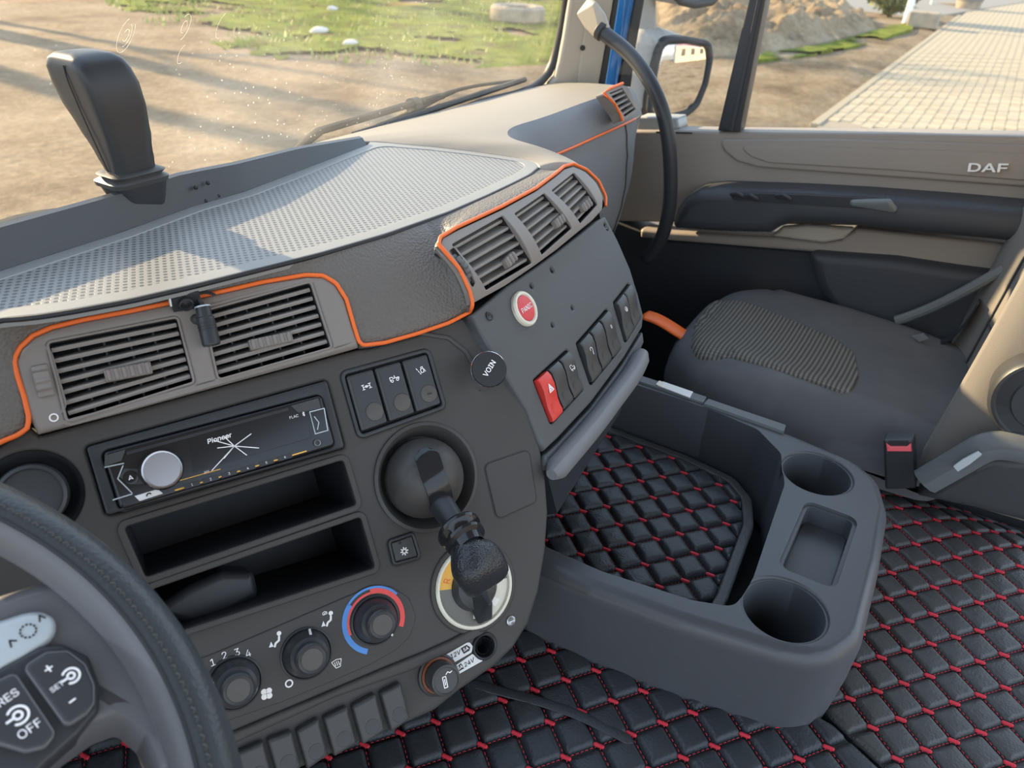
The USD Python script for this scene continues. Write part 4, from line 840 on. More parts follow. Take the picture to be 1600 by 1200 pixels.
# ================================================================ QUILTED MATS
def quilt(th, region, z, pitch, deg, origin, h, r, matname, zf=None, seed=1, limit=300, thread='stitch_red'):
    """Pads on a turned square grid, clipped to the region, with stitching between and a bar tack at each crossing."""
    a = math.radians(deg); e1, e2 = A([math.cos(a), math.sin(a)]), A([math.sin(a), -math.cos(a)]); o = A(origin); R_ = random.Random(seed)
    lo = np.min([( (A(p)-o)@e1, (A(p)-o)@e2) for p in region.exterior.coords], 0)/A(pitch); hi = np.max([((A(p)-o)@e1, (A(p)-o)@e2) for p in region.exterior.coords], 0)/A(pitch)
    tacks, threads, pads, rest = [], [], 0, []
    def lift(m):
        if zf is None: return m
        m = m.copy(); m.vertices = m.vertices+np.c_[np.zeros((len(m.vertices), 2)), zf(m.vertices[:, :2])]; return m
    vis = []; g = .0012
    def pad(q, dz):
        m = puff(q, z-.004, z+h, r, 4, sp=.0042, dome=.0012); m.vertices[:, 2] += dz; return m
    sq = rnd(Polygon([e1*(g if s == 0 else pitch[0]-g)+e2*(g if t == 0 else pitch[1]-g) for s, t in ((0, 0), (1, 0), (1, 1), (0, 1))]), .0035); full0 = pad(sq, 0)
    b = (e1+e2)/math.sqrt(2); tack0 = rhull([(*(-b*.0038), z+.0022), (*(b*.0038), z+.0022)], .0020, 1)
    dash0 = {}
    for key, dd, L in ((0, e1, pitch[0]), (1, e2, pitch[1])):
        dash0[key] = cat([tube([(*(dd*(L*(k+.15)/7)), z+.0012), (*(dd*(L*(k+.45)/7)), z+.0022), (*(dd*(L*(k+.75)/7)), z+.0012)], .00044, 3, cap=False) for k in range(7)])
    def moved(m, p): m = m.copy(); m.vertices = m.vertices+A([p[0], p[1], 0]); return m
    for i in range(math.floor(lo[0])-1, math.ceil(hi[0])+1):
        for j in range(math.floor(lo[1])-1, math.ceil(hi[1])+1):
            p0 = o+e1*i*pitch[0]+e2*j*pitch[1]; dz = .0012*(R_.random()-.5)
            q = affinity.translate(sq, *p0); c = q.centroid
            if region.contains(q): m = moved(full0, p0); m.vertices[:, 2] += dz
            else:
                q = q.intersection(region)
                if q.is_empty or q.geom_type != 'Polygon' or q.area < .08*sq.area: continue
                m = pad(rnd(q, .002), dz)
            vis.append((c, lift(m)))
            if region.contains(Point(*p0)):
                tacks.append(lift(moved(tack0, p0)))
                for key, dd, L in ((0, e1, pitch[0]), (1, e2, pitch[1])):
                    if region.contains(Point(*(p0+dd*L))): threads.append(lift(moved(dash0[key], p0)))
    vis.sort(key=lambda t: math.hypot(t[0].x, t[0].y))
    for k, (c, m) in enumerate(vis):
        if k < limit: th.part('quilted_pad', m, matname, smooth=45)
        else: rest.append(m)
    if rest: th.part('quilted_pads', cat(rest), matname, kind='stuff')
    b = bev(region, z-.012, z-.0012)
    if zf is not None: v, f = trimesh.remesh.subdivide_to_size(b.vertices, b.faces, .02, max_iter=12); b = TM(v, f)
    th.part('backing', lift(b), 'leather_base')
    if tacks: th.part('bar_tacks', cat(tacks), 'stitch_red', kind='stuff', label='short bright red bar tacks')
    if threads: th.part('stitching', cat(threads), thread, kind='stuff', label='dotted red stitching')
im = Thing('quilted_tray_mat', 'black quilted mat with red stitching inside the storage tray', 'mat')
mreg = rnd(Polygon([(.534, .40), (.540, .19), (.556, .10), (.585, .082), (.64, .080), (.775, .090), (.828, .108), (.858, .14), (.869, .21), (.872, .42)]), .022)
mfield = rnd(mreg.buffer(-.013), .012)
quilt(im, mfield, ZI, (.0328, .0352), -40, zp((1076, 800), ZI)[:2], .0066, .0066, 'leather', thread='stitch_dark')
im.part('binding', bev(mreg.difference(mfield.buffer(-.0005)), ZI-.006, ZI+.0045, .003), 'leather_warm', label='smooth leather edge binding')
im.done()
def hump(P):
    """The engine cover rises a little towards the rear and falls off towards the passenger seat."""
    P = np.atleast_2d(P); x, y = P[:, 0], P[:, 1]
    return -.9*np.maximum(0, x-.93)**2*2.2
rm = Thing('quilted_engine_mat', 'large black quilted leather mat with red stitching behind the storage tray', 'mat')
R1 = Polygon([(.578, -.052), (.60, -.02), (.90, .0), (.95, .06), (1.06, .06), (1.09, -.05), (1.10, -.36), (.45, -.36), (.53, -.15)])
quilt(rm, rnd(R1, .01), ZM, (.0338, .0338), -41, zp((1454, 1008), ZM)[:2], .0046, .0062, 'leather_warm', zf=hump)
rm.done()
def wrinkle(P):
    P = np.atleast_2d(P); return -.06*np.maximum(0, .47-P[:, 0])**1.0*.5
nm = Thing('quilted_floor_mat', 'black quilted leather mat with red stitching below the centre face', 'mat')
R2 = Polygon([(.572, -.054), (.524, -.152), (.44, -.36), (.02, -.36), (.02, .60), (.26, .60), (.30, .40), (.62, .40), (.55, .10), (.575, -.02)])
quilt(nm, rnd(R2, .006), ZM-.0005, (.0345, .0378), -37.5, zp((884, 1064), ZM)[:2], .0050, .0068, 'leather', zf=wrinkle)
fold = spline([zp(p, ZM+.0035) for p in ((735, 1066), (790, 1082), (850, 1098), (905, 1118), (955, 1142), (990, 1160))], 30)
nm.part('fold', tube(fold, np.r_[.001, np.full(28, .0055), .001], 10, flat=.28), 'leather', smooth=True, label='crease across the mat')
nm.done()
single('engine_cover', hull([(x, y, z) for x, y in ((.0, -.6), (1.09, -.6), (1.09, .05), (.93, .5), (.25, .59), (.0, .59)) for z in (.0, ZM-.014-.05*(x > 1))]), 'door_black', 'black engine cover under the quilted mats', 'engine cover', kind='structure')
single('floor', bx(-.9, 1.42, -1.0, .75, -.05, 0), 'door_black', 'dark cab floor', 'floor', kind='structure')

# ================================================================ PASSENGER SEAT
st = Thing('passenger_seat', 'dark grey fabric passenger seat with a ribbed centre panel and a sunlit backrest', 'seat')
ZS = .585
def cushion_outline(n=72):
    pts = [(.975, -.10), (.965, .05), (.968, .16), (.990, .27), (1.03, .315), (1.10, .332), (1.22, .335), (1.31, .315), (1.36, .26), (1.372, .10), (1.365, -.14), (1.17, -.18)]
    return rnd(Polygon(pts), .03)
co = cushion_outline()
G = 64; X = np.linspace(.955, 1.385, G); Y = np.linspace(-.20, .345, G)
def cush_z(x, y):
    d = co.exterior.distance(Point(x, y))*(1 if co.contains(Point(x, y)) else -1); d = max(d, 0)
    edge = .072*(1-math.sqrt(max(0, 1-(1-min(d/.075, 1))**2)))
    t = (x-1.17)/.2; bol = .012*math.exp(-((abs(t)-.78)/.22)**2)*(1 if y < .22 else .5)
    return ZS+.012-edge+bol-.010*math.exp(-((t)/.5)**2)*(y < .3)-.02*max(0, -y/.15)+.016*max(0, y)/.3
ring_n = 96; rr_ = [co.exterior.interpolate(s, normalized=True) for s in np.linspace(0, 1, ring_n, endpoint=False)]; cx_, cy_ = 1.17, .08; rows = []
for s in np.r_[np.linspace(0, .6, 8), np.linspace(.66, 1, 16)]:
    rows.append([(cx_+(p.x-cx_)*s, cy_+(p.y-cy_)*s, cush_z(cx_+(p.x-cx_)*s, cy_+(p.y-cy_)*s)) for p in rr_])
for dz, k in ((-.045, 1.0), (-.06, .985), (-.072, .96)):
    rows.append([(cx_+(p.x-cx_)*k, cy_+(p.y-cy_)*k, ZS+dz-.01) for p in rr_])
st.part('seat_cushion', grid(rows, close_v=True), 'seat_fabric', smooth=True, label='grey velour seat cushion')
ins = [(1112, 470), (1168, 480), (1240, 505), (1305, 528), (1338, 548), (1344, 585), (1330, 620), (1318, 628), (1270, 612), (1200, 590), (1130, 570), (1090, 562), (1078, 545), (1085, 505), (1098, 478)]
ip = Polygon([zp(p, ZS+.012)[:2] for p in ins]); ip = rnd(ip.buffer(0), .012); c0 = ip.centroid; er = [ip.exterior.interpolate(s, normalized=True) for s in np.linspace(0, 1, 72, endpoint=False)]
rows = [[(c0.x+(p.x-c0.x)*s, c0.y+(p.y-c0.y)*s, cush_z(c0.x+(p.x-c0.x)*s, c0.y+(p.y-c0.y)*s)+h) for p in er] for s, h in [(q, .0045) for q in np.linspace(0, .95, 16)]+[(.985, .0028), (1.0, -.002)]]
st.part('ribbed_panel', grid(rows, close_v=True), 'seat_weave', smooth=True, label='ribbed beige and grey centre panel')
# backrest: cross sections up the back
rows = []
for s in np.linspace(0, 1, 22):
    z = .545+.62*s; y0 = -.094-.055*s; hw = .198+.022*math.sin(math.pi*min(1, s*1.3+.1)); cxx = 1.165
    sec = []
    for t in np.linspace(-1, 1, 33):
        b = math.exp(-((abs(t)-.82)/.20)**2); e = max(0, (abs(t)-.86)/.14)
        sec.append((cxx+hw*t*(1-.0*e), y0+.034*b*(1-.2*s)-.055*e*e-.010*math.exp(-(t/.4)**2), z))
    for t in np.linspace(1, -1, 17): sec.append((cxx+hw*t*.97, y0-.13+.03*abs(t)**3, z))
    rows.append(sec)
rows = [[(1.165+(p[0]-1.165)*.9, p[1]-.02, rows[0][0][2]-.02) for p in rows[0]]]+rows
st.part('backrest', grid(rows, close_v=True), 'back_fabric', smooth=True, label='brown-grey fabric backrest')
def backp(t, s, off=.002):
    y0 = -.094-.055*s; hw = .198+.022*math.sin(math.pi*min(1, s*1.3+.1)); b = math.exp(-((abs(t)-.82)/.20)**2); e = max(0, (abs(t)-.86)/.14)
    return (1.165+hw*t, y0+.034*b*(1-.2*s)-.055*e*e-.010*math.exp(-(t/.4)**2)+off, .545+.62*s)
st.part('backrest_seam', cat(tube([backp(-.55+.05*s, s) for s in np.linspace(.06, 1, 26)], .0016, 6), tube([backp(.55-.05*s, s) for s in np.linspace(.06, 1, 26)], .0016, 6), tube([backp(t, .17+.04*t*t) for t in np.linspace(-.55, .55, 16)], .0014, 6)), 'seat_side', kind='stuff')
st.part('piping', tube([backp(.93, s, .004) for s in np.linspace(.05, 1, 30)], .0035, 8), 'black_satin', label='black edge piping')
# plastics at the near side
bl = Fr((.935, -.20, .60), (0, -1, 0), (0, 0, 1))   # faces the driver
st.part('recliner_cover', bl.to(cat(lathe([(.056, -.03), (.056, .004), (.052, .010), (.049, .0105), (.047, .008), (.034, .009), (.032, .011), (.014, .011), (.012, .004), (0, .004)], 48, bl.px((1634, 628))))), 'seat_plastic', label='round black recliner cover')
side = Polygon([bl.px(p) for p in ((1434, 768), (1470, 745), (1515, 720), (1548, 706), (1640, 712), (1690, 840), (1600, 806), (1520, 786))])
st.part('side_shield', bl.to(bev(side, -.02, .016, .012)), 'seat_plastic', label='dark plastic side shield')
arm = [zp(p, .575) for p in ((1452, 758), (1500, 728), (1545, 700), (1580, 690), (1620, 692))]
armP = [A([.925, p[1], z]) for p, z in zip(arm, (.505, .535, .562, .575, .578))]
ra = [xp(p, .925) for p in ((1446, 752), (1470, 738), (1515, 712), (1548, 697), (1575, 697), (1625, 706))]
st.part('lever_arm', tube(spline(ra, 30), .0125, 12, flat=1.5), 'seat_arm', smooth=50, label='pale grey lever along the seat side')
lf = [xp(p, .908) for p in ((1490, 727), (1505, 716), (1528, 704), (1534, 709), (1515, 724), (1497, 735))]
st.part('lever_pad', hull(np.vstack([lf, A(lf)+A([-.003, 0, 0])])), 'silver')
st.part('seat_base', hull([(x, y, z) for x, y in ((1.10, .27), (1.36, .27), (1.36, -.35), (1.10, -.35)) for z in (.20, .50)]), 'seat_plastic')
st.part('suspension_base', hull([(x, y, z) for x, y in ((1.11, .22), (1.34, .22), (1.34, -.30), (1.11, -.30)) for z in (.0, .21)]), 'seat_plastic')
st.done()
bk = Thing('belt_buckle', 'black seat belt buckle with a red release button beside the seat cushion', 'seat belt buckle')
ba = [xp(p, .945) for p in ((1381, 684), (1428, 684), (1432, 760), (1384, 762))]
bfr = Fr(A(ba).mean(0), A(ba[1])-A(ba[0]), A(ba[0])-A(ba[3])); bq = [((p-bfr.O)@bfr.u, (p-bfr.O)@bfr.v) for p in ba]
bk.part('case', bfr.to(bev(rnd(Polygon(bq), .003), -.014, .006, .003)), 'black_satin')
uL, uR, vT = bq[0][0], bq[1][0], bq[0][1]
bk.part('release_button', bfr.to(bev(Polygon([(uL+.003, vT-.004), (uL+.008, vT-.0085), (uR-.008, vT-.0085), (uR-.003, vT-.004), (uR-.003, vT-.016), (uL+.003, vT-.016)]), .002, .0085, .002)), 'pink_red', label='red release button')
bk.part('slot', bfr.to(bx(uL+.006, uR-.006, vT-.006, vT-.001, .002, .0066)), 'black')
bk.done()
sb = Thing('seat_belt', 'black belt stalk with a small metal tongue behind the seat cushion', 'seat belt')
sb.part('stalk', tube(spline([xp(p, 1.322) for p in ((1400, 501), (1440, 487), (1478, 470), (1520, 448), (1570, 420))], 12), .0085, 10), 'grey_post')
sb.part('tongue', hull(np.vstack([[xp(p, 1.285) for p in ((1426, 524), (1444, 520), (1452, 527), (1436, 532))], [xp(p, 1.282) for p in ((1426, 526), (1444, 522), (1452, 529), (1436, 534))]])), 'steel', label='metal belt tongue')
sb.part('webbing', tube(spline([xp(p, 1.31) for p in ((1440, 527), (1470, 534), (1495, 520), (1530, 470))], 14), .011, 8, flat=.12), 'black_satin')
sb.done()
rg = [(1014, 487), (1035, 492), (1080, 520), (1076, 534), (1046, 522), (1014, 512)]
single('orange_cloth', tube(spline([xp(p, 1.10) for p in ((1005, 492), (1030, 500), (1055, 515), (1080, 530))], 20), [.004]+[.017]*18+[.006], 10, flat=.3), 'orange', 'strip of orange cloth in the passenger footwell', 'cloth', smooth=60)
# ================================================================ STEERING WHEEL
sw_ = Thing('steering_wheel', 'black leather steering wheel with stitched seam and button pods', 'steering wheel')
WT = math.radians(28); WC = A([-.08, .3296, .8158]); WR = .225
WF = Fr(WC, (1, 0, 0), (0, math.cos(WT), math.sin(WT)))
a = np.linspace(0, 2*np.pi, 160, endpoint=False); cs = np.linspace(0, 2*np.pi, 24, endpoint=False)
def rim_sec(mask_r): return [[((WR+mask_r*.0165*math.cos(t))*math.cos(q), (WR+mask_r*.0165*math.cos(t))*math.sin(q), mask_r*.0185*math.sin(t)) for t in cs] for q in a]
def half(t0, t1, k, n=16): return WF.to(grid([[((WR+k*.0170*math.cos(t))*math.cos(q), (WR+k*.0170*math.cos(t))*math.sin(q), k*.0190*math.sin(t)) for t in np.linspace(t0, t1, n)] for q in a], close_u=True))
sw_.part('leather_rim', half(-2.0, 2.05, 1.0, 22), 'rim_leather', smooth=True, label='black leather outer rim')
sw_.part('inner_rim', half(1.95, 2*math.pi-1.9, .965, 16), 'rim_plastic', smooth=True, label='grey inner rim')
sm = lambda t, k, n=320, amp=0: WF.to(tube([((WR+k*.017*math.cos(t)+amp*math.sin(q*90))*math.cos(q), (WR+k*.017*math.cos(t)+amp*math.sin(q*90))*math.sin(q), k*.019*math.sin(t)) for q in np.linspace(0, 2*np.pi, n, endpoint=False)], .0012, 5, closed=True))
sw_.part('seam', sm(2.02, .99), 'black', smooth=True)
th_ = []
for q in np.arange(0, 2*np.pi, .022):
    for s in (-1, 1): th_.append(WF.to(tube([((WR+1.01*.017*math.cos(t))*math.cos(q+o), (WR+1.01*.017*math.cos(t))*math.sin(q+o), 1.01*.019*math.sin(t)) for t, o in ((1.60, 0), (1.70, .009*s))], .0006, 4, cap=False)))
sw_.part('stitching', cat(th_), 'switch_grey', kind='stuff', label='zigzag grey stitching')
def wpx(p, w=0): return A(WF.px(p, w))
# right spoke: a broad moulded arm with a silver cap and two button pods
sp1 = [(-60, 955), (0, 930), (60, 912), (105, 905), (135, 930), (165, 960), (215, 985), (262, 1040), (292, 1105), (300, 1190), (250, 1215), (225, 1150), (190, 1120), (150, 1135), (100, 1170), (40, 1230), (-60, 1280)]
spoke = Polygon([wpx(p, -.012) for p in sp1]).buffer(0)
sw_.part('spoke', WF.to(bev(rnd(spoke, .006), -.045, -.008, .007, 5)), 'rim_plastic', smooth=60, label='moulded grey spoke')
sw_.part('hub', WF.to(bev(rnd(Polygon([(-.11, -.10), (.10, -.11), (.10, .05), (.06, .09), (-.06, .09), (-.11, .05)]), .03), -.05, -.004, .012, 5)), 'rim_plastic')
cap_ = Polygon([wpx(p, -.004) for p in ((-60, 985), (0, 970), (40, 957), (62, 955), (84, 962), (91, 978), (80, 1000), (30, 1030), (-60, 1078))])
sw_.part('silver_cap', WF.to(bev(rnd(cap_, .009), -.02, -.002, .003)), 'silver', label='silver grey cap with turn symbol')
wc_ = wpx((44, 986), -.002)
sw_.part('turn_symbol', WF.to(cat(*[bev(Polygon([(wc_[0]+r_*.0036*math.cos(q+d), wc_[1]+r_*.0036*math.sin(q+d)) for r_, d in ((.88, 0), (1.12, 0), (1.12, .3), (.88, .3))]), -.0021, -.0016) for q in np.arange(12)*math.pi/6], icon([[(-1.6, -.2), (-2.1, .3), (-2.4, -.5)], [(1.6, .2), (2.0, .9), (2.3, .2)]], .0042, wc_, -.0021, .0009))), 'black', kind='stuff')
pods = [[(38, 1042), (72, 1020), (105, 1018), (132, 1038), (146, 1070), (146, 1098), (136, 1112), (104, 1133)], [(-60, 1085), (0, 1063), (22, 1052), (85, 1146), (70, 1165), (40, 1172), (0, 1160), (-60, 1150)]]
pbase = Polygon([wpx(p, -.003) for p in ((-60, 1070), (0, 1040), (60, 1008), (100, 1004), (140, 1024), (157, 1070), (155, 1110), (120, 1150), (80, 1185), (30, 1235), (-60, 1290))])
sw_.part('pod_base', WF.to(bev(rnd(pbase, .004), -.02, -.003, .003)), 'switch_black', label='black button pod')
for k, pd in enumerate(pods):
    q = rnd(Polygon([wpx(p, .0005) for p in pd]).buffer(0), .003)
    b_ = sw_.part('pod_button', WF.to(bev(q, -.004, .0012, .0016)), 'switch_black')
    sw_.part('pod_trim', WF.to(bev(q.buffer(.0006).difference(q.buffer(-.0004)), -.004, .0006, .0004)), 'rim_plastic', parent=b_)
tg = math.degrees(math.atan2(*(wpx((120, 1000))-wpx((60, 1040)))[::-1]))
def glyph(p, kind, k=1.0):
    c_ = wpx(p, .0012)
    if kind == 'cruise': return icon([circ(1.3, (0, 0), -130, 130, 18), circ(.55, (0, 0), 0, 360, 12), [(-1.5, 0), (-.5, 0)]], .0030*k, c_, .0013, .0011, tg)
    return text(kind, .0040*k, c_, tg, .0013)
sw_.part('button_legend', WF.to(cat(glyph((76, 1045), '+', 1.5), glyph((111, 1056), 'cruise'), glyph((89, 1073), 'SET', .66), glyph((113, 1095), '-', 1.9), glyph((12, 1090), 'RES', 1.0), glyph((28, 1118), 'cruise', 1.15), glyph((46, 1139), 'OFF', 1.05))), 'white_print', label='white lettering on the buttons')
sw_.part('column', hull(np.vstack([[WF.pt(.06*math.cos(q), -.05+.06*math.sin(q), -.04) for q in np.arange(12)*math.pi/6], [WF.pt(.08*math.cos(q), .02+.08*math.sin(q), -.30) for q in np.arange(12)*math.pi/6]])), 'door_black')
sw_.done()

# ================================================================ CAMERA HOUSING ON THE DASH TOP
sn = Thing('sensor_housing', 'black wedge-shaped sensor head on a short collared stem at the windscreen', 'sensor')
YF = .632
def secs(levels, n=9, rad=.007):
    """Rounded rectangles: (z, x0, x1, y0, y1)."""
    rows = []
    for z, x0, x1, y0, y1, *r_ in levels:
        q = rrect(x1-x0, y1-y0, min(r_[0] if r_ else rad, (x1-x0)*.45, (y1-y0)*.45), ((x0+x1)/2, (y0+y1)/2)); c = _ring(q.exterior, True); i = np.argmax(c[:, 0]+c[:, 1]*.001); c = np.roll(c, -i, 0); rows.append(np.c_[resamp(np.vstack([c, c[:1]]), 49)[:-1], np.full(48, z)])
    return rows
def capd(rows): m = grid(rows, close_v=True); k = len(rows); v = np.vstack([m.vertices, np.mean(rows[0], 0)[None], np.mean(rows[-1], 0)[None]]); n = len(rows[0]); j = np.arange(n); j2 = (j+1) % n; return TM(v, np.vstack([m.faces, np.stack([np.full(n, k*n), j2, j], 1), np.stack([np.full(n, k*n+1), (k-1)*n+j, (k-1)*n+j2], 1)]), process=False)
head = [(.944, .387, .427, YF-.001, YF+.024), (.955, .3865, .4265, YF-.002, YF+.030), (.975, .384, .427, YF-.004, YF+.040), (1.0, .380, .4275, YF-.004, YF+.052), (1.018, .3775, .4265, YF-.002, YF+.056), (1.030, .376, .424, YF+.002, YF+.056), (1.037, .377, .421, YF+.006, YF+.053), (1.041, .381, .416, YF+.012, YF+.048), (1.0425, .388, .409, YF+.02, YF+.04)]
sn.part('head', capd(secs(head)), 'black_satin', smooth=60, label='wedge-shaped black head')
sn.part('head_seam', tube([(.3865-.0105*min(1, (z-.944)/.08)-.0004, YF+.0125+.012*math.sin(math.pi*min(1, (z-.944)/.1)*.5), z) for z in np.linspace(.946, 1.034, 20)], .0006, 6), 'black')
sn.part('collar', capd(secs([(.933, .380, .435, YF-.006, YF+.034, .009), (.937, .379, .436, YF-.007, YF+.035, .010), (.940, .384, .431, YF-.004, YF+.030, .009), (.943, .381, .434, YF-.006, YF+.032, .009), (.946, .387, .428, YF-.002, YF+.026, .008)])), 'switch_grey', smooth=40, label='stepped collar')
sn.part('stem', capd(secs([(.897, .392, .424, YF-.001, YF+.022, .006), (.912, .389, .428, YF-.003, YF+.026, .007), (.934, .382, .434, YF-.005, YF+.033, .009)])), 'black_satin', smooth=60)
sn.done()

# ================================================================ WINDSCREEN, PILLAR, GRAB HANDLE
WN = A([0, 1, .20]); WO = A([0, .745, .885])
def wp(p, off=0): return hit(p, WO+A([0, off, 0]), WN)
def wpt(x, z, off=0): return A([x, .745-.20*(z-.885)+off, z])
gl_ = hull([wpt(x, z, o) for x in (-.95, 1.385) for z in (.80, 1.75) for o in (0, .005)])
single('window_1', gl_, 'pane_dusty', 'dusty windscreen', 'window', kind='structure')
arcs = []
for p, rs in (((196, 55), (9, 17, 26)), ((287, 42), (9, 19)), ((347, 40), (19,)), ((284, 85), (14,))):
    c_ = wp(p, -.001)
    for r_ in rs:
        Z_ = (c_-C)@CF; t0 = rng.uniform(0, 6); arcs.append(tube([c_+(CR*math.cos(t)*1.0+CU*math.sin(t)*1.1)*r_/F*Z_ for t in np.linspace(t0, t0+rng.uniform(2.2, 5.5), 26)], .00022, 4, cap=False))
for m_ in arcs: m_.vertices[:, 1] = .744-.20*(m_.vertices[:, 2]-.885)-.0008
single('glass_smears', cat(arcs), 'white_print', 'faint round swirl scratches on the windscreen above the sensor head', 'scratches', kind='stuff')
single('trim_1', hull([wpt(x, z, o) for x in (-.95, 1.385) for z in (.80, .884) for o in (-.004, .0)]), 'black', 'black band along the foot of the windscreen', 'trim', kind='structure')
# black corner band of the windscreen
cb = [wp(p, -.004) for p in ((620, 200), (700, 178), (780, 152), (832, 136), (858, 112), (872, 70), (884, 10), (886, -60))]
single('trim_2', tube(spline(cb, 30), np.r_[.002, np.full(28, .010), .008], 8, flat=.5), 'black', 'black glass edging in the windscreen corner', 'trim', kind='structure', smooth=60)
wi = Thing('windscreen_wiper', 'black windscreen wiper with an angled arm resting on the glass, right of the sensor', 'wiper')
arm_ = [wp(p, .03) for p in ((455, 246), (478, 222), (498, 205), (560, 187), (630, 166), (690, 150))]
wi.part('arm', tube(resamp(arm_, 30), .0085, 8, flat=.6), 'wiper', label='angled steel arm')
wi.part('blade_rubber', tube([wp(p, .012) for p in np.linspace((552, 212), (820, 124), 24)], .0050, 6), 'rubber', label='rubber blade')
wi.part('blade_frame', tube(spline([wp(p, .026) for p in ((585, 198), (625, 184), (660, 166), (700, 146), (745, 134), (790, 128), (815, 125))], 30), np.r_[.003, np.full(13, .0062), np.full(14, .0048), [.003, .003]], 8, flat=.6), 'wiper')
for k, t in enumerate(np.linspace(.15, .85, 8)):
    p0_, p1_ = np.array((552, 212))+t*np.array((268, -88)), np.array((585, 196))+t*np.array((228, -70)); wi.part('yoke', tube([wp(tuple(p0_), .014), wp(tuple(p1_), .026)], .0035, 6), 'wiper')
wi.part('hinge', tpr(wp((642, 166), .032), wp((652, 163), .032), [(0, .0), (0, .012), (1, .012), (1, 0)], 14), 'tarnish')
wi.done()
WFR = Fr(wpt(.4, .9, .02), (-1, 0, 0), (0, -.2, 1)); WFR = Fr(WFR.O, (1, 0, 0), (0, -.2, 1))
w2 = Thing('windscreen_wiper', 'wiper end with two pale slots at the left edge of the windscreen', 'wiper')
w2.part('blade_frame', WFR.to(bev(Polygon(WFR.pp([(-40, 362), (0, 347), (30, 338), (70, 330), (120, 324), (165, 317), (170, 321), (100, 338), (50, 350), (0, 368), (-40, 382)])).difference(union_all([Polygon(WFR.pp(q)) for q in ([(3, 353), (23, 346), (25, 356), (4, 363)], [(31, 344), (50, 339), (52, 346), (33, 352)])])), -.004, .004, .002)), 'tarnish')
w2.done()
pil = Thing('trim_3', 'beige right windscreen pillar trim', 'pillar', kind='structure')
XP = 1.345
pil_px = [(900, -60), (889, 0), (880, 60), (872, 100), (866, 122), (850, 134), (846, 140), (872, 142), (905, 140), (934, 136), (945, 70), (958, 0), (968, -60)]
PFR = Fr(wp((870, 130), -.03), (.55, -.83, 0), (0, -.2, 1))
def pil_poly(pts): return Polygon(PFR.pp(pts)).buffer(0)
pil.part('panel', PFR.to(bev(rnd(pil_poly(pil_px), .004), -.03, 0, .008, 4)), 'pillar_beige', smooth=50)
pil.part('inner_edge', PFR.to(bev(pil_poly([(930, -60), (921, 0), (910, 60), (903, 105), (900, 141), (934, 137), (946, 70), (958, 0), (967, -60)]), -.01, .004, .004)), 'pillar_beige')
pil.part('hole', PFR.to(lathe([(.005, .0041), (.005, .0045), (0, .0046)], 14, PFR.px((910, 74)))), 'black')
pil.part('door_seal', PFR.to(bev(pil_poly([(967, -60), (958, 0), (946, 70), (932, 140), (945, 138), (956, 70), (967, 0), (976, -60)]), -.04, .002, .004)), 'rubber', label='dark rubber door seal')
pil.done()
po = Thing('trim_4', 'blue painted outer pillar between windscreen and door', 'pillar', kind='structure')
OFR = Fr(wp((955, 100), -.05)+A([.04, 0, 0]), (.6, -.8, 0), (0, -.2, 1))
def opoly(pts): return Polygon(OFR.pp(pts)).buffer(0)
po.part('painted_panel', OFR.to(bev(opoly([(976, -60), (967, 0), (956, 70), (944, 145), (960, 150), (978, 70), (992, 0), (1002, -60)]), -.03, 0, .004)), 'blue_paint')
po.part('ridge', OFR.to(bev(opoly([(990, -60), (982, 0), (970, 70), (957, 150), (961, 150), (974, 70), (986, 0), (994, -60)]), -.01, .005, .003)), 'blue_paint')
po.part('window_rubber', OFR.to(bev(opoly([(1002, -60), (992, 0), (978, 70), (962, 150), (984, 150), (994, 70), (1007, 0), (1018, -60)]), -.03, .003, .004)), 'rubber', label='black window rubber')
po.done()
gh = Thing('grab_handle', 'long curved black grab handle from the beige pillar down to the dashboard side', 'grab handle')
hb = [xp(p, x) for p, x in (((936, 45), 1.315), ((957, 62), 1.31), ((985, 86), 1.30), ((1012, 122), 1.285), ((1034, 170), 1.28), ((1045, 225), 1.28), ((1048, 280), 1.285), ((1044, 335), 1.29), ((1030, 378), 1.295), ((1008, 405), 1.30))]
gh.part('bar', tube(spline(hb, 50), .0125, 16), 'black_satin', smooth=True, label='black curved bar')
mh = [xp(p, 1.325) for p in ((922, 2), (907, 22), (918, 40), (933, 55), (946, 58), (952, 42), (946, 24), (934, 8))]
gh.part('upper_mount', trimesh.smoothing.filter_taubin(TM(*trimesh.remesh.subdivide(*trimesh.remesh.subdivide(*(lambda h: (h.vertices, h.faces))(rhull(np.vstack([A(mh[:4]), A(mh[4:])+A([-.012, 0, 0])]), .006, 1)))), process=True), iterations=14), 'pillar_beige', smooth=60, label='beige upper mount')
gh.part('collar', tpr(hb[0], hb[1], [(0, .0135), (.1, .0165), (.35, .0160), (.40, .013)]), 'rubber')
gh.done()

# ================================================================ DOOR
XD = 1.395
DF = Fr((XD, 0, 0), (0, -1, 0), (0, 0, 1))   # looks towards the driver: u to the rear, v up, w towards the cab
def D(pts, w=0): return Polygon(DF.pp(pts, w)).buffer(0)
d1 = Thing('door_1', 'beige and black passenger door', 'door', kind='structure')
d1.part('upper_panel', DF.to(bev(D([(900, 204), (1060, 204), (1130, 206), (1400, 209), (1700, 216), (1700, 360), (880, 345)]), -.05, 0, .006)), 'door_beige', label='beige upper door panel')
ins_ = D([(1122, 217), (1300, 217), (1700, 230), (1700, 300), (1400, 278), (1184, 262), (1150, 252), (1130, 236)], .006)
d1.part('inset_panel', DF.to(bev(rnd(ins_, .008), -.002, .006, .005)), 'door_beige', label='raised beige inlay')
ins2 = D([(1150, 226), (1300, 229), (1700, 243), (1700, 291), (1400, 267), (1200, 255), (1172, 245)], .009)
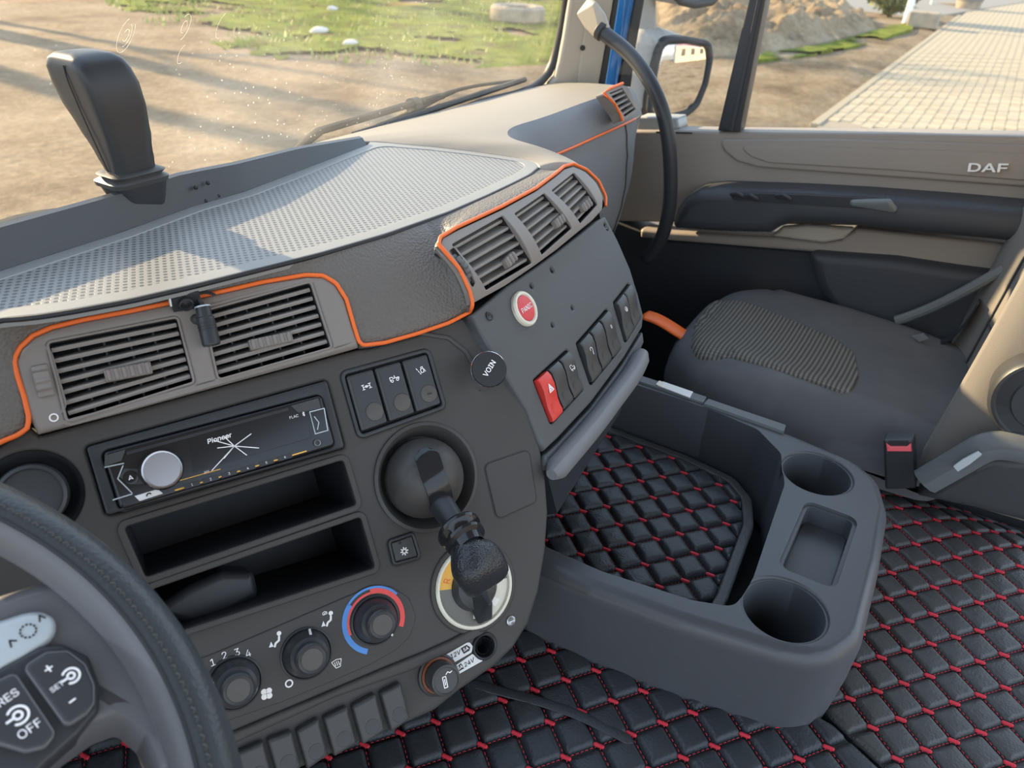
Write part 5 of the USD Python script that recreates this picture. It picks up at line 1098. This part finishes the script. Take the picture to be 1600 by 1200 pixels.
d1.part('inset_field', DF.to(bev(rnd(ins2, .006), .004, .0085, .003)), 'door_beige')
d1.part('sill_slot', DF.to(cat(bev(D([(1025, 205.5), (1044, 206), (1044, 208.5), (1025, 208)], .001), -.001, .001), bev(D([(1056, 206.5), (1081, 207), (1081, 209), (1056, 208.5)], .001), -.001, .001))), 'black')
lt_ = text('DAF', .0120, (0, 0), 0, 0, .004, 1.35, True)
ca, cb_ = A(DF.px((1513, 261), .0085)), A(DF.px((1575, 262), .0085)); k_ = np.linalg.norm(cb_-ca)/(lt_.vertices[:, 0].max()-lt_.vertices[:, 0].min()); lt_.vertices = lt_.vertices*[k_, 1, 1]
lt_ = rot2(lt_, math.degrees(math.atan2(*(cb_-ca)[::-1]))); lt_.apply_translation([*((ca+cb_)/2), .0085])
d1.part('maker_badge', DF.to(lt_), 'white_plastic', smooth=False, label='raised pale maker lettering')
ar = [(1046, 352), (1053, 330), (1066, 312), (1088, 299), (1120, 296), (1250, 301), (1350, 307), (1500, 319), (1700, 338), (1700, 396), (1550, 379), (1400, 365), (1335, 357), (1240, 352), (1216, 358), (1200, 368), (1120, 366), (1050, 361)]
d1.part('armrest', DF.to(puff(rnd(D(ar, .07), .006), -.01, .07, .024, 7, sp=.008)), 'door_dark', smooth=50, label='dark padded armrest')
rc = rnd(D([(1140, 301), (1250, 304), (1345, 309), (1395, 313), (1372, 327), (1200, 316), (1145, 312)], .0705), .004)
d1.part('armrest_recess', DF.to(bev(rc, .06, .0712, .0006)), 'black_satin')
for p in ((1152, 306), (1172, 309), (1223, 309)):
    u, v = DF.px(p, .075); d1.part('window_switch', DF.to(rhull([(u-.012, v, .072), (u+.012, v, .072), (u, v+.006, .078)], .003)), 'door_dark')
u, v = DF.px((1365, 318), .075); d1.part('door_pull', DF.to(rhull([(u-.03, v-.006, .070), (u+.02, v+.006, .074), (u+.03, v-.004, .070)], .006)), 'grey_post')
d1.part('lower_strip', DF.to(puff(rnd(D([(1000, 358), (1050, 363), (1210, 371), (1285, 381), (1312, 376), (1338, 358), (1550, 379), (1700, 396), (1700, 445), (1510, 419), (1300, 396), (1044, 376), (1000, 372)], .03), .004), -.01, .03, .006, 4, sp=.006)), 'door_beige', label='beige strip under the armrest')
d1.part('grab_pocket', DF.to(puff(rnd(D([(1204, 369), (1222, 355), (1260, 352), (1336, 357), (1318, 374), (1288, 380)], .032), .003), .02, .033, .006, 4, sp=.004)), 'pillar_beige', label='pale hollow of the door grip')
d1.part('lower_panel', DF.to(bev(D([(870, 336), (960, 345), (1040, 375), (1300, 396), (1510, 419), (1700, 446), (1700, 800), (900, 800)], .01), -.05, .012, .004)), 'door_black', label='dark lower door panel')
d1.part('door_pocket', DF.to(puff(rnd(D([(1258, 394), (1400, 404), (1505, 420), (1600, 432), (1600, 560), (1330, 540), (1275, 450)], .05), .012), .01, .05, .022, 6, sp=.008)), 'door_dark', label='dark bulging door pocket')
d1.part('window_divider', DF.to(bev(D([(1122, 204), (1156, 205), (1208, -60), (1184, -60)], .0), -.03, .004, .004)), 'black_satin', label='black window divider bar')
d1.part('divider_channel', DF.to(bev(D([(1140, 204.5), (1146, 205), (1203, -60), (1196, -60)], .004), .0, .0055, .001)), 'rubber')
d1.part('front_sill', DF.to(bev(D([(1000, 182), (1060, 184), (1062, 196), (1064, 205), (996, 205)], -.02), -.06, -.015, .004)), 'mirror_shell', label='pale quarter window sill')
d1.done()
dg = hull([(XD+.012+o, y, z) for o in (0, .004) for y, z in ((.62, .78), (.62, 1.75), (-.8, 1.75), (-.8, .90))])
single('window_2', dg, 'pane_clean', 'passenger door window', 'window', kind='structure')

# ================================================================ DOOR MIRROR
def convex(m):
    m = m.copy(); v = m.vertices; c = v[:, :2].mean(0); m.vertices = np.c_[v[:, :2], v[:, 2]+.006-((v[:, 0]-c[0])**2+(v[:, 1]-c[1])**2)/(2*.85)]; return m
mm = Thing('door_mirror', 'light grey truck mirror on a vertical arm outside the passenger window', 'mirror')
mo = C+ray(1066, 122)*2.05; nb = A([-.50, -.86, .115]); nb /= np.linalg.norm(nb)
MFR = Fr(mo, np.cross([0, 0, 1.0], nb), (0, 0, 1))
gp_ = rnd(Polygon(MFR.pp([(1037, 70), (1070, 68), (1104, 74), (1105, 95), (1098, 130), (1086, 160), (1072, 172), (1050, 178), (1018, 178), (1020, 150), (1029, 100)])), .02)
mm.part('shell', MFR.to(bev(rnd(Polygon(MFR.pp([(1000, 180), (1002, 120), (1010, 70), (1018, 48), (1030, 43), (1050, 46), (1090, 60), (1110, 72), (1117, 88), (1113, 125), (1100, 160), (1085, 178), (1060, 188), (1020, 190)])), .02), -.16, -.01, .05, 5)), 'mirror_shell', smooth=60, label='light grey mirror shell')
mm.part('rim', MFR.to(bev(gp_.buffer(.018).difference(gp_), -.03, .008, .007)), 'rubber', smooth=50, label='dark rim round the glass')
mm.part('glass', MFR.to(convex(puff(gp_.buffer(.002), -.03, .0, .0005, 1, sp=.006, dome=1e-6))), 'mirror', smooth=True, label='mirror glass')
mm.part('arm', tube([MFR.pt(*MFR.px((1032, 50)), -.06), MFR.pt(*MFR.px((1030, -40)), -.06)], .026, 14), 'mirror_shell', label='vertical mirror arm')
uq = [MFR.px(p) for p in ((1012, -14), (1030, 2), (1075, 10), (1110, 6), (1132, -14), (1128, -50), (1012, -50))]
mm.part('upper_shell', MFR.to(bev(rnd(Polygon(uq), .012), -.12, .0, .02, 4)), 'mirror_shell', smooth=60, label='underside of the upper mirror')
mm.part('upper_rim', MFR.to(tube([(*MFR.px(p), .004) for p in ((1050, -12), (1062, 2), (1085, 7), (1110, 3), (1124, -12))], .010, 8)), 'rubber', smooth=True)
mm.done()
# ================================================================ OUTSIDE
GZ = -1.35
def gp2(p): return zp(p, GZ)
special('dirt', {'tc': ('texture_coordinate', {}), 'n1': ('noise_texture', {'scale': .55, 'detail': 6, 'roughness': .62}), 'n2': ('noise_texture', {'scale': 9, 'detail': 6, 'roughness': .7}), 'r1': ('rgb_ramp', {'ramp': [(.30, (.15, .105, .065)), (.48, (.27, .20, .125)), (.72, (.36, .285, .195))]}),
    'r2': ('rgb_ramp', {'ramp': [(.35, (.55, .53, .5)), (.62, (1, 1, 1))]}), 'm': ('mix', {'mix_type': 'multiply', 'fac': .75}), 'b': ('bump', {'strength': .9, 'distance': .06}), 'p': ('principled_bsdf', {'roughness': .95, 'specular_ior_level': .1})},
    [('tc.object', 'n1.vector'), ('tc.object', 'n2.vector'), ('n1.fac', 'r1.fac'), ('n2.fac', 'r2.fac'), ('r1.color', 'm.color1'), ('r2.color', 'm.color2'), ('m.color', 'p.base_color'), ('n2.fac', 'b.height'), ('b.normal', 'p.normal')])
special('turf', {'tc': ('texture_coordinate', {}), 'n1': ('noise_texture', {'scale': 1.1, 'detail': 7, 'roughness': .68}), 'n2': ('noise_texture', {'scale': 14, 'detail': 5, 'roughness': .7}), 'r1': ('rgb_ramp', {'ramp': [(.36, (.15, .12, .05)), (.47, (.17, .21, .028)), (.60, (.25, .28, .045)), (.70, (.27, .21, .10))]}),
    'r2': ('rgb_ramp', {'ramp': [(.3, (.45, .45, .4)), (.6, (1, 1, 1))]}), 'm': ('mix', {'mix_type': 'multiply', 'fac': .8}), 'b': ('bump', {'strength': 1.0, 'distance': .08}), 'p': ('principled_bsdf', {'roughness': .95, 'specular_ior_level': .1})},
    [('tc.object', 'n1.vector'), ('tc.object', 'n2.vector'), ('n1.fac', 'r1.fac'), ('n2.fac', 'r2.fac'), ('r1.color', 'm.color1'), ('r2.color', 'm.color2'), ('m.color', 'p.base_color'), ('n2.fac', 'b.height'), ('b.normal', 'p.normal')])
mat('paver', (.37, .30, .20), .85, vary=(2.2, (.32, .26, .17), .35, .65), bump=(60, .3))
mat('paver_warm', (.39, .315, .205), .85, bump=(60, .3))
mat('paver_grey', (.35, .295, .205), .85, bump=(60, .3))
mat('paver_joint', (.27, .22, .16), .95)
mat('kerb_stone', (.30, .245, .165), .9, bump=(40, .5))
mat('old_tyre', (.34, .27, .19), .85, bump=(30, .5), vary=(3, (.24, .20, .15), .4, .6))
mat('bark', (.12, .085, .055), .9, bump=(30, .6))
mat('leaf', (.10, .13, .035), .7, vary=(6, (.20, .20, .06), .4, .6))
mat('grass_blade', (.22, .28, .035), .7, vary=(1.2, (.32, .28, .085), .42, .62))
mat('concrete', (.55, .52, .45), .8)
mat('rubble', (.50, .46, .40), .9, bump=(20, .6))
mat('asphalt', (.20, .185, .165), .9)
mat('render_wall', (.34, .30, .25), .8)
mat('roof_tile', (.35, .10, .06), .7)
def ground_h(x, y): return GZ + .10*(meshkit.fbm(np.stack([x*.35, y*.35, x*0], -1), 4, 3)-.5) + .05*(meshkit.fbm(np.stack([x*1.6, y*1.6, x*0+5], -1), 3, 5)-.5)
gx = np.r_[np.linspace(-4, 6, 20), np.linspace(6.3, 34, 110), np.linspace(35, 80, 20)]; gy = np.r_[np.linspace(-60, -8, 14), np.linspace(-7.5, 30, 130), np.linspace(31, 80, 20)]
GX, GY = np.meshgrid(gx, gy, indexing='ij'); GH = ground_h(GX, GY)
near_p = (GX > 10.5)*(GY < 2.6)*(GY > -25); GH = np.where(near_p, np.minimum(GH, GZ-.06), GH)
single('ground', grid(np.stack([GX, GY, GH], -1)), 'dirt', 'sandy yard with tyre tracks around the truck', 'ground', smooth=True, kind='structure')
# grass
gr_px = [(150, -60), (165, 8), (230, 38), (310, 66), (390, 92), (455, 100), (520, 102), (600, 104), (690, 110), (760, 108), (840, 104), (920, 96), (1000, 60), (1000, -60)]
gp_poly = Polygon([gp2(p)[:2] for p in gr_px if p[1] > -70]).buffer(0)
gxs, gys = np.meshgrid(np.arange(11, 44, .22), np.arange(5, 42, .22), indexing='ij')
import shapely
inside = shapely.contains_xy(gp_poly, gxs, gys); dist = np.array([gp_poly.exterior.distance(Point(a, b)) if k else 0 for a, b, k in zip(gxs.ravel(), gys.ravel(), inside.ravel())]).reshape(gxs.shape)
hh = ground_h(gxs, gys)-.03+.05*np.minimum(dist/.4, 1)+.10*meshkit.fbm(np.stack([gxs*1.2, gys*1.2, gxs*0+9], -1), 4, 8)*np.minimum(dist/.8, 1)
gm_ = grid(np.stack([gxs, gys, hh], -1)); fc = gm_.vertices[gm_.faces].mean(1); fd = np.array([gp_poly.exterior.distance(Point(a, b)) for a, b in fc[:, :2]]); gm_.update_faces(shapely.contains_xy(gp_poly, fc[:, 0], fc[:, 1]) & (meshkit.fbm(np.c_[fc[:, :2]*.7, fc[:, :1]*0+4], 4, 21) > .62-.22*np.minimum(fd/2.2, 1)-.10*np.clip((fc[:, 0]-13.5)/3, 0, 1))); gm_.remove_unreferenced_vertices()
gs = Thing('grass_patch', 'sunlit green grass verge beyond the dirt, seen through the windscreen', 'grass', kind='stuff')
gs.part('turf', gm_, 'turf', smooth=True, kind='stuff')
bl_ = []; N_ = 5200; pts = np.c_[rng.uniform(11.5, 30, N_*3), rng.uniform(6, 30, N_*3)]; pts = pts[shapely.contains_xy(gp_poly, pts[:, 0], pts[:, 1])]
clump = meshkit.fbm(np.c_[pts*.9, pts[:, :1]*0+2], 3, 4); pts = pts[clump > .46][:N_]
n_ = len(pts); ang = rng.uniform(0, 6.28, n_); h_ = rng.uniform(.05, .17, n_); w_ = .03; bz = ground_h(pts[:, 0], pts[:, 1])+.03
d_ = np.c_[np.cos(ang), np.sin(ang)]; V = np.zeros((n_, 3, 3)); V[:, 0, :2] = pts-d_*w_; V[:, 1, :2] = pts+d_*w_; V[:, 2, :2] = pts+np.c_[-d_[:, 1], d_[:, 0]]*.06; V[:, 0, 2] = V[:, 1, 2] = bz; V[:, 2, 2] = bz+h_
gs.part('blades', TM(V.reshape(-1, 3), np.arange(n_*3).reshape(-1, 3), process=False), 'grass_blade', smooth=False, kind='stuff')
gs.done()
for k, (px_, w__, lab) in enumerate((((437, 66), .9, 'small tuft of bright grass at the edge of the dirt'), ((400, 72), .6, 'low tuft of dry grass at the left end of the verge'))):
    c_ = gp2(px_); n_ = 160; q = rng.normal(0, w__*.4, (n_, 2)); an = rng.uniform(0, 6.28, n_); V = np.zeros((n_, 3, 3)); dd = np.c_[np.cos(an), np.sin(an)]*.03
    V[:, 0, :2] = c_[:2]+q-dd; V[:, 1, :2] = c_[:2]+q+dd; V[:, 2, :2] = c_[:2]+q*1.3; V[:, :2, 2] = GZ; V[:, 2, 2] = GZ+rng.uniform(.08, .22, n_)
    single('grass_tuft', TM(V.reshape(-1, 3), np.arange(n_*3).reshape(-1, 3), process=False), 'grass_blade', lab, 'grass', smooth=False, kind='stuff')
sp_ = Polygon([gp2(p)[:2] for p in ((1150, 104), (1250, 92), (1345, 74), (1425, 49), (1428, 38), (1395, 42), (1375, 47), (1300, 70), (1200, 85))]).buffer(0)
tv, tf = trimesh.remesh.subdivide_to_size(*(lambda m: (m.vertices, m.faces))(bev(sp_, GZ-.05, GZ+.03)), .35, max_iter=12); tv = A(tv); tv[:, 2] += np.where(tv[:, 2] > GZ, .09*meshkit.fbm(np.c_[tv[:, :2]*1.5, tv[:, 2]*0], 3, 2), 0)
fcs = tv[A(tf)].mean(1); tf = A(tf)[(meshkit.fbm(np.c_[fcs[:, :2]*1.1, fcs[:, 2:]*0+6], 3, 31) > .42) | (fcs[:, 0] > 27)]
single('grass_strip', TM(tv, tf), 'turf', 'narrow strip of grass between the soil heaps and the paved path', 'grass', smooth=True, kind='stuff')
# tyre lying on the grass
ty = Thing('tyre', 'old dusty tyre lying flat on the grass', 'tyre'); tc_ = gp2((808, 36)); R0 = .80
ty.part('tread', lathe([(R0*.62, GZ+.10), (R0*.66, GZ+.04), (R0*.90, GZ+.03), (R0*.99, GZ+.10), (R0, GZ+.25), (R0*.99, GZ+.40), (R0*.90, GZ+.47), (R0*.66, GZ+.46), (R0*.60, GZ+.40)], 48, tc_[:2]), 'old_tyre', smooth=40)
ty.part('inner_wall', lathe([(R0*.62, GZ+.12), (R0*.82, GZ+.16), (R0*.84, GZ+.30), (R0*.60, GZ+.40)], 40, tc_[:2]), 'rubber')
ty.done()
# pale litter and stones on the grass edge
for p, s_, lab in (((500, 54), .26, 'pale lump of rubble on the grass edge, left one'), ((548, 74), .22, 'pale flat piece of rubble below the left one'), ((520, 18), .2, 'grey stone in the dry grass behind the rubble')):
    c_ = gp2(p); m_ = trimesh.creation.icosphere(2, s_); v = m_.vertices; v = v*(1+.35*(meshkit.noise(v*6+p[0], 2)[:, None]-.5))*[1, .7, .45]+[c_[0], c_[1], GZ+.06]; m_.vertices = v
    single('stone', m_, 'rubble', lab, 'stone')
# heaps of dug soil to the right
mp = Polygon([gp2(p)[:2] for p in ((1085, 98), (1140, 86), (1230, 80), (1310, 62), (1372, 46), (1366, 34), (1340, 24), (1300, 18), (1230, 6), (1130, -8), (1020, -20), (1030, 60))]).buffer(0)
mx_, my_ = np.meshgrid(np.arange(mp.bounds[0], mp.bounds[2], .11), np.arange(mp.bounds[1], mp.bounds[3], .11), indexing='ij')
di = np.array([mp.exterior.distance(Point(a, b)) if mp.contains(Point(a, b)) else 0 for a, b in zip(mx_.ravel(), my_.ravel())]).reshape(mx_.shape)
rid = 1-np.abs(2*meshkit.fbm(np.stack([mx_*.55+my_*.25, my_*1.1, mx_*0+3], -1), 4, 6)-1); cl = meshkit.fbm(np.stack([mx_*2.2, my_*2.2, mx_*0+7], -1), 3, 11)
mh_ = GZ-.04+np.minimum(di/1.0, 1)*(.34*rid**2+.42*cl*rid)+np.minimum(di/.5, 1)*(.16*meshkit.noise(np.stack([mx_*5, my_*5, mx_*0], -1), 4)+.20*meshkit.noise(np.stack([mx_*2.6, my_*3.4, mx_*0+1], -1), 14)**2)
mm_ = grid(np.stack([mx_, my_, mh_], -1)); fc = mm_.vertices[mm_.faces].mean(1); mm_.update_faces(shapely.contains_xy(mp, fc[:, 0], fc[:, 1])); mm_.remove_unreferenced_vertices()
single('soil_heap', mm_, 'dirt', 'rough heaps of dug sandy soil left of the paved path', 'soil', smooth=50, kind='stuff')
# paved path
pv = Thing('paved_path', 'long pale path of small staggered pavers with a kerb on its left', 'path', kind='structure')
px0, pyk = 12.6, 2.30; cw, rl_ = .178, .30; rest, close = [], []
for r_ in range(0, 62):
    for c_ in range(0, 46):
        x = px0+r_*rl_; y = pyk-.12-c_*cw; x += (c_ % 2)*rl_/2
        if x-(13.5-.62*(pyk-y)*.45) < 0 and x < 13.6-(pyk-y)*.40: continue
        if x > 25.5: continue
        q, dep = proj_ = (800+F*((A([x, y, GZ])-C)@CR)/((A([x, y, GZ])-C)@CF), (A([x, y, GZ])-C)@CF)
        if q > 1640: continue
        close.append((dep, x, y, (r_*7+c_*3) % 11))
close.sort()
def brick(x, y, k): return bev(sbox(x+.006, y-cw+.006, x+rl_-.006, y-.006), GZ-.05, GZ+.008+.006*math.sin(k*1.7+x*9), .008, 1)
for k, (d, x, y, v_) in enumerate(close[:300]): pv.part('brick', brick(x, y, v_), ('paver', 'paver_warm', 'paver_grey')[v_ % 3], smooth=False)
if len(close) > 300: pv.part('bricks', cat([brick(x, y, v_) for d, x, y, v_ in close[300:]]), 'paver', smooth=False, kind='stuff')
special('far_paving', {'tc': ('texture_coordinate', {}), 'b': ('brick_texture', {'scale': 1.0, 'brick_width': .30, 'row_height': .178, 'mortar_size': .016, 'color1': (.37, .30, .20), 'color2': (.33, .27, .18), 'mortar': (.20, .165, .12)}), 'p': ('principled_bsdf', {'roughness': .9})}, [('tc.object', 'b.vector'), ('b.color', 'p.base_color')])
pv.part('bed', bx(12.2, 25.6, -9, pyk-.11, GZ-.12, GZ-.004), 'paver_joint')
pv.part('far_paving', bx(25.6, 70, -14, pyk-.11, GZ-.12, GZ+.006), 'far_paving')
pv.part('kerb', bx(13.0, 40, pyk-.11, pyk+.03, GZ-.1, GZ+.02, .01), 'kerb_stone', label='low pale kerb')
pv.done()
single('access_road', hull([(*gp2(p)[:2], z) for p in ((1180, -12), (1262, 6), (1395, 18), (1440, 30), (1600, 4), (1600, -40), (1180, -40)) for z in (GZ-.1, GZ+.03)]), 'asphalt', 'grey road crossing beyond the soil heaps', 'road', kind='structure')
bs = Thing('bush', 'small dense green bush at the end of the soil heaps', 'bush'); bc_ = gp2((1388, 28))
bs.part('stem', tube([bc_, bc_+A([.05, 0, .5]), bc_+A([0, .1, 1.2])], [.12, .09, .04], 7), 'bark')
n_ = 2600; u_ = rng.normal(size=(n_, 3)); u_ /= np.linalg.norm(u_, axis=1, keepdims=True); rr = .55+.45*rng.random(n_)**.4
hgt = u_[:, 2]*.5+.5; ctr_ = bc_+u_*rr[:, None]*A([1.05, 1.05, 1.3])+A([0, 0, 1.40]); t1 = rng.normal(size=(n_, 3))*.07; t2 = rng.normal(size=(n_, 3))*.09
bs.part('foliage', TM(np.stack([ctr_-t1, ctr_+t1, ctr_+t2+A([0, 0, .05])], 1).reshape(-1, 3), np.arange(n_*3).reshape(-1, 3), process=False), 'leaf', smooth=False, kind='stuff')
bs.done()
pp_ = gp2((1414, 39)); single('post', tube([pp_-A([0, 0, .1]), pp_+A([0, 0, 3.4])], .115, 12), 'white_plastic', 'thin white post standing beside the paved path', 'post', smooth=60)
q = gp2((1439, 43)); single('concrete_block', bx(q[0]-.4, q[0]+.4, q[1]-.50, q[1]+.45, GZ, GZ+.50, .05), 'old_tyre', 'low dark block standing behind the white post', 'block', smooth=40)
q = gp2((1511, 14)); bq_ = Thing('barrel', 'small dark banded barrel far along the paved path', 'barrel')
bq_.part('drum', lathe([(0, GZ), (.50, GZ), (.56, GZ+.4), (.50, GZ+.9), (.45, GZ+.9), (0, GZ+.86)], 24, q[:2]), 'old_tyre', smooth=40); bq_.part('band', lathe([(.56, GZ+.35), (.585, GZ+.38), (.585, GZ+.48), (.56, GZ+.5)], 24, q[:2]), 'asphalt'); bq_.done()
q = gp2((1456, 8)); single('post', tube([q-A([0, 0, .1]), q+A([0, 0, 2.0])], .10, 10), 'concrete', 'short pale post at the far bend, right of the bush', 'post', smooth=60)
# leafless trees in front of the truck: their shadows streak the yard
def bare_tree(x, y, h, seed, lab, fat=1.0):
    R_ = np.random.default_rng(seed); t = Thing('bare_tree', lab, 'tree', 'leafless trees ahead of the truck'); seg = []
    def grow(p, d, L, r, lev):
        q = p+d*L; m_ = (p+q)/2+R_.normal(0, .04*L, 3); seg.append(tube([p, m_, q], [r, r*.85, r*.68], 6, cap=False))
        if lev == 0: return
        for k in range(3 if lev > 1 else 2):
            nd = d+R_.normal(0, .48, 3); nd[2] = abs(nd[2])*.9+.1; nd /= np.linalg.norm(nd); grow(q if k else p+d*L*.8, nd, L*R_.uniform(.62, .8), r*.62, lev-1)
    b = A([x, y, GZ-.1]); t.part('trunk', tube([b, b+A([0, 0, h*.34])], [.30*fat, .24*fat], 10), 'bark')
    grow(b+A([0, 0, h*.33]), A([.05, .02, 1.0]), h*.26, .20*fat, 5); t.part('branches', cat(seg), 'bark', kind='stuff'); t.done(); return t
bare_tree(11.0, 33, 12, 1, 'tall bare tree far ahead of the truck')
bare_tree(24.0, 44, 14, 2, 'tall bare tree beyond the grass verge')
bare_tree(21.5, 25.0, 9, 3, 'bare tree behind the tyre')
bare_tree(7.6, 27, 12, 4, 'thick bare tree ahead on the driver side', 2.0)
bare_tree(9.6, 24.5, 11, 7, 'thick bare tree nearest to the truck', 1.7)
# a house behind the truck, seen only in the door mirror
hs_ = Thing('house', 'pale house with a red roof far behind the truck, reflected in the door mirror', 'house')
hs_.part('wall', bx(6, 22, -46, -38, GZ, GZ+5), 'render_wall'); hs_.part('roof', hull([(5.5, -46.5, GZ+5), (22.5, -46.5, GZ+5), (5.5, -37.5, GZ+5), (22.5, -37.5, GZ+5), (7, -42, GZ+7.6), (21, -42, GZ+7.6)]), 'roof_tile')
for k in range(4): hs_.part('window', bx(8+k*3.6, 9.4+k*3.6, -38.02, -37.95, GZ+1.4, GZ+3.2), 'black_satin')
hs_.done()
# ================================================================ CAB SHELL above and behind
single('ceiling', bx(-1.05, 1.44, -1.25, .42, 1.80, 1.84), 'pillar_beige', 'beige cab roof lining', 'ceiling', kind='structure')
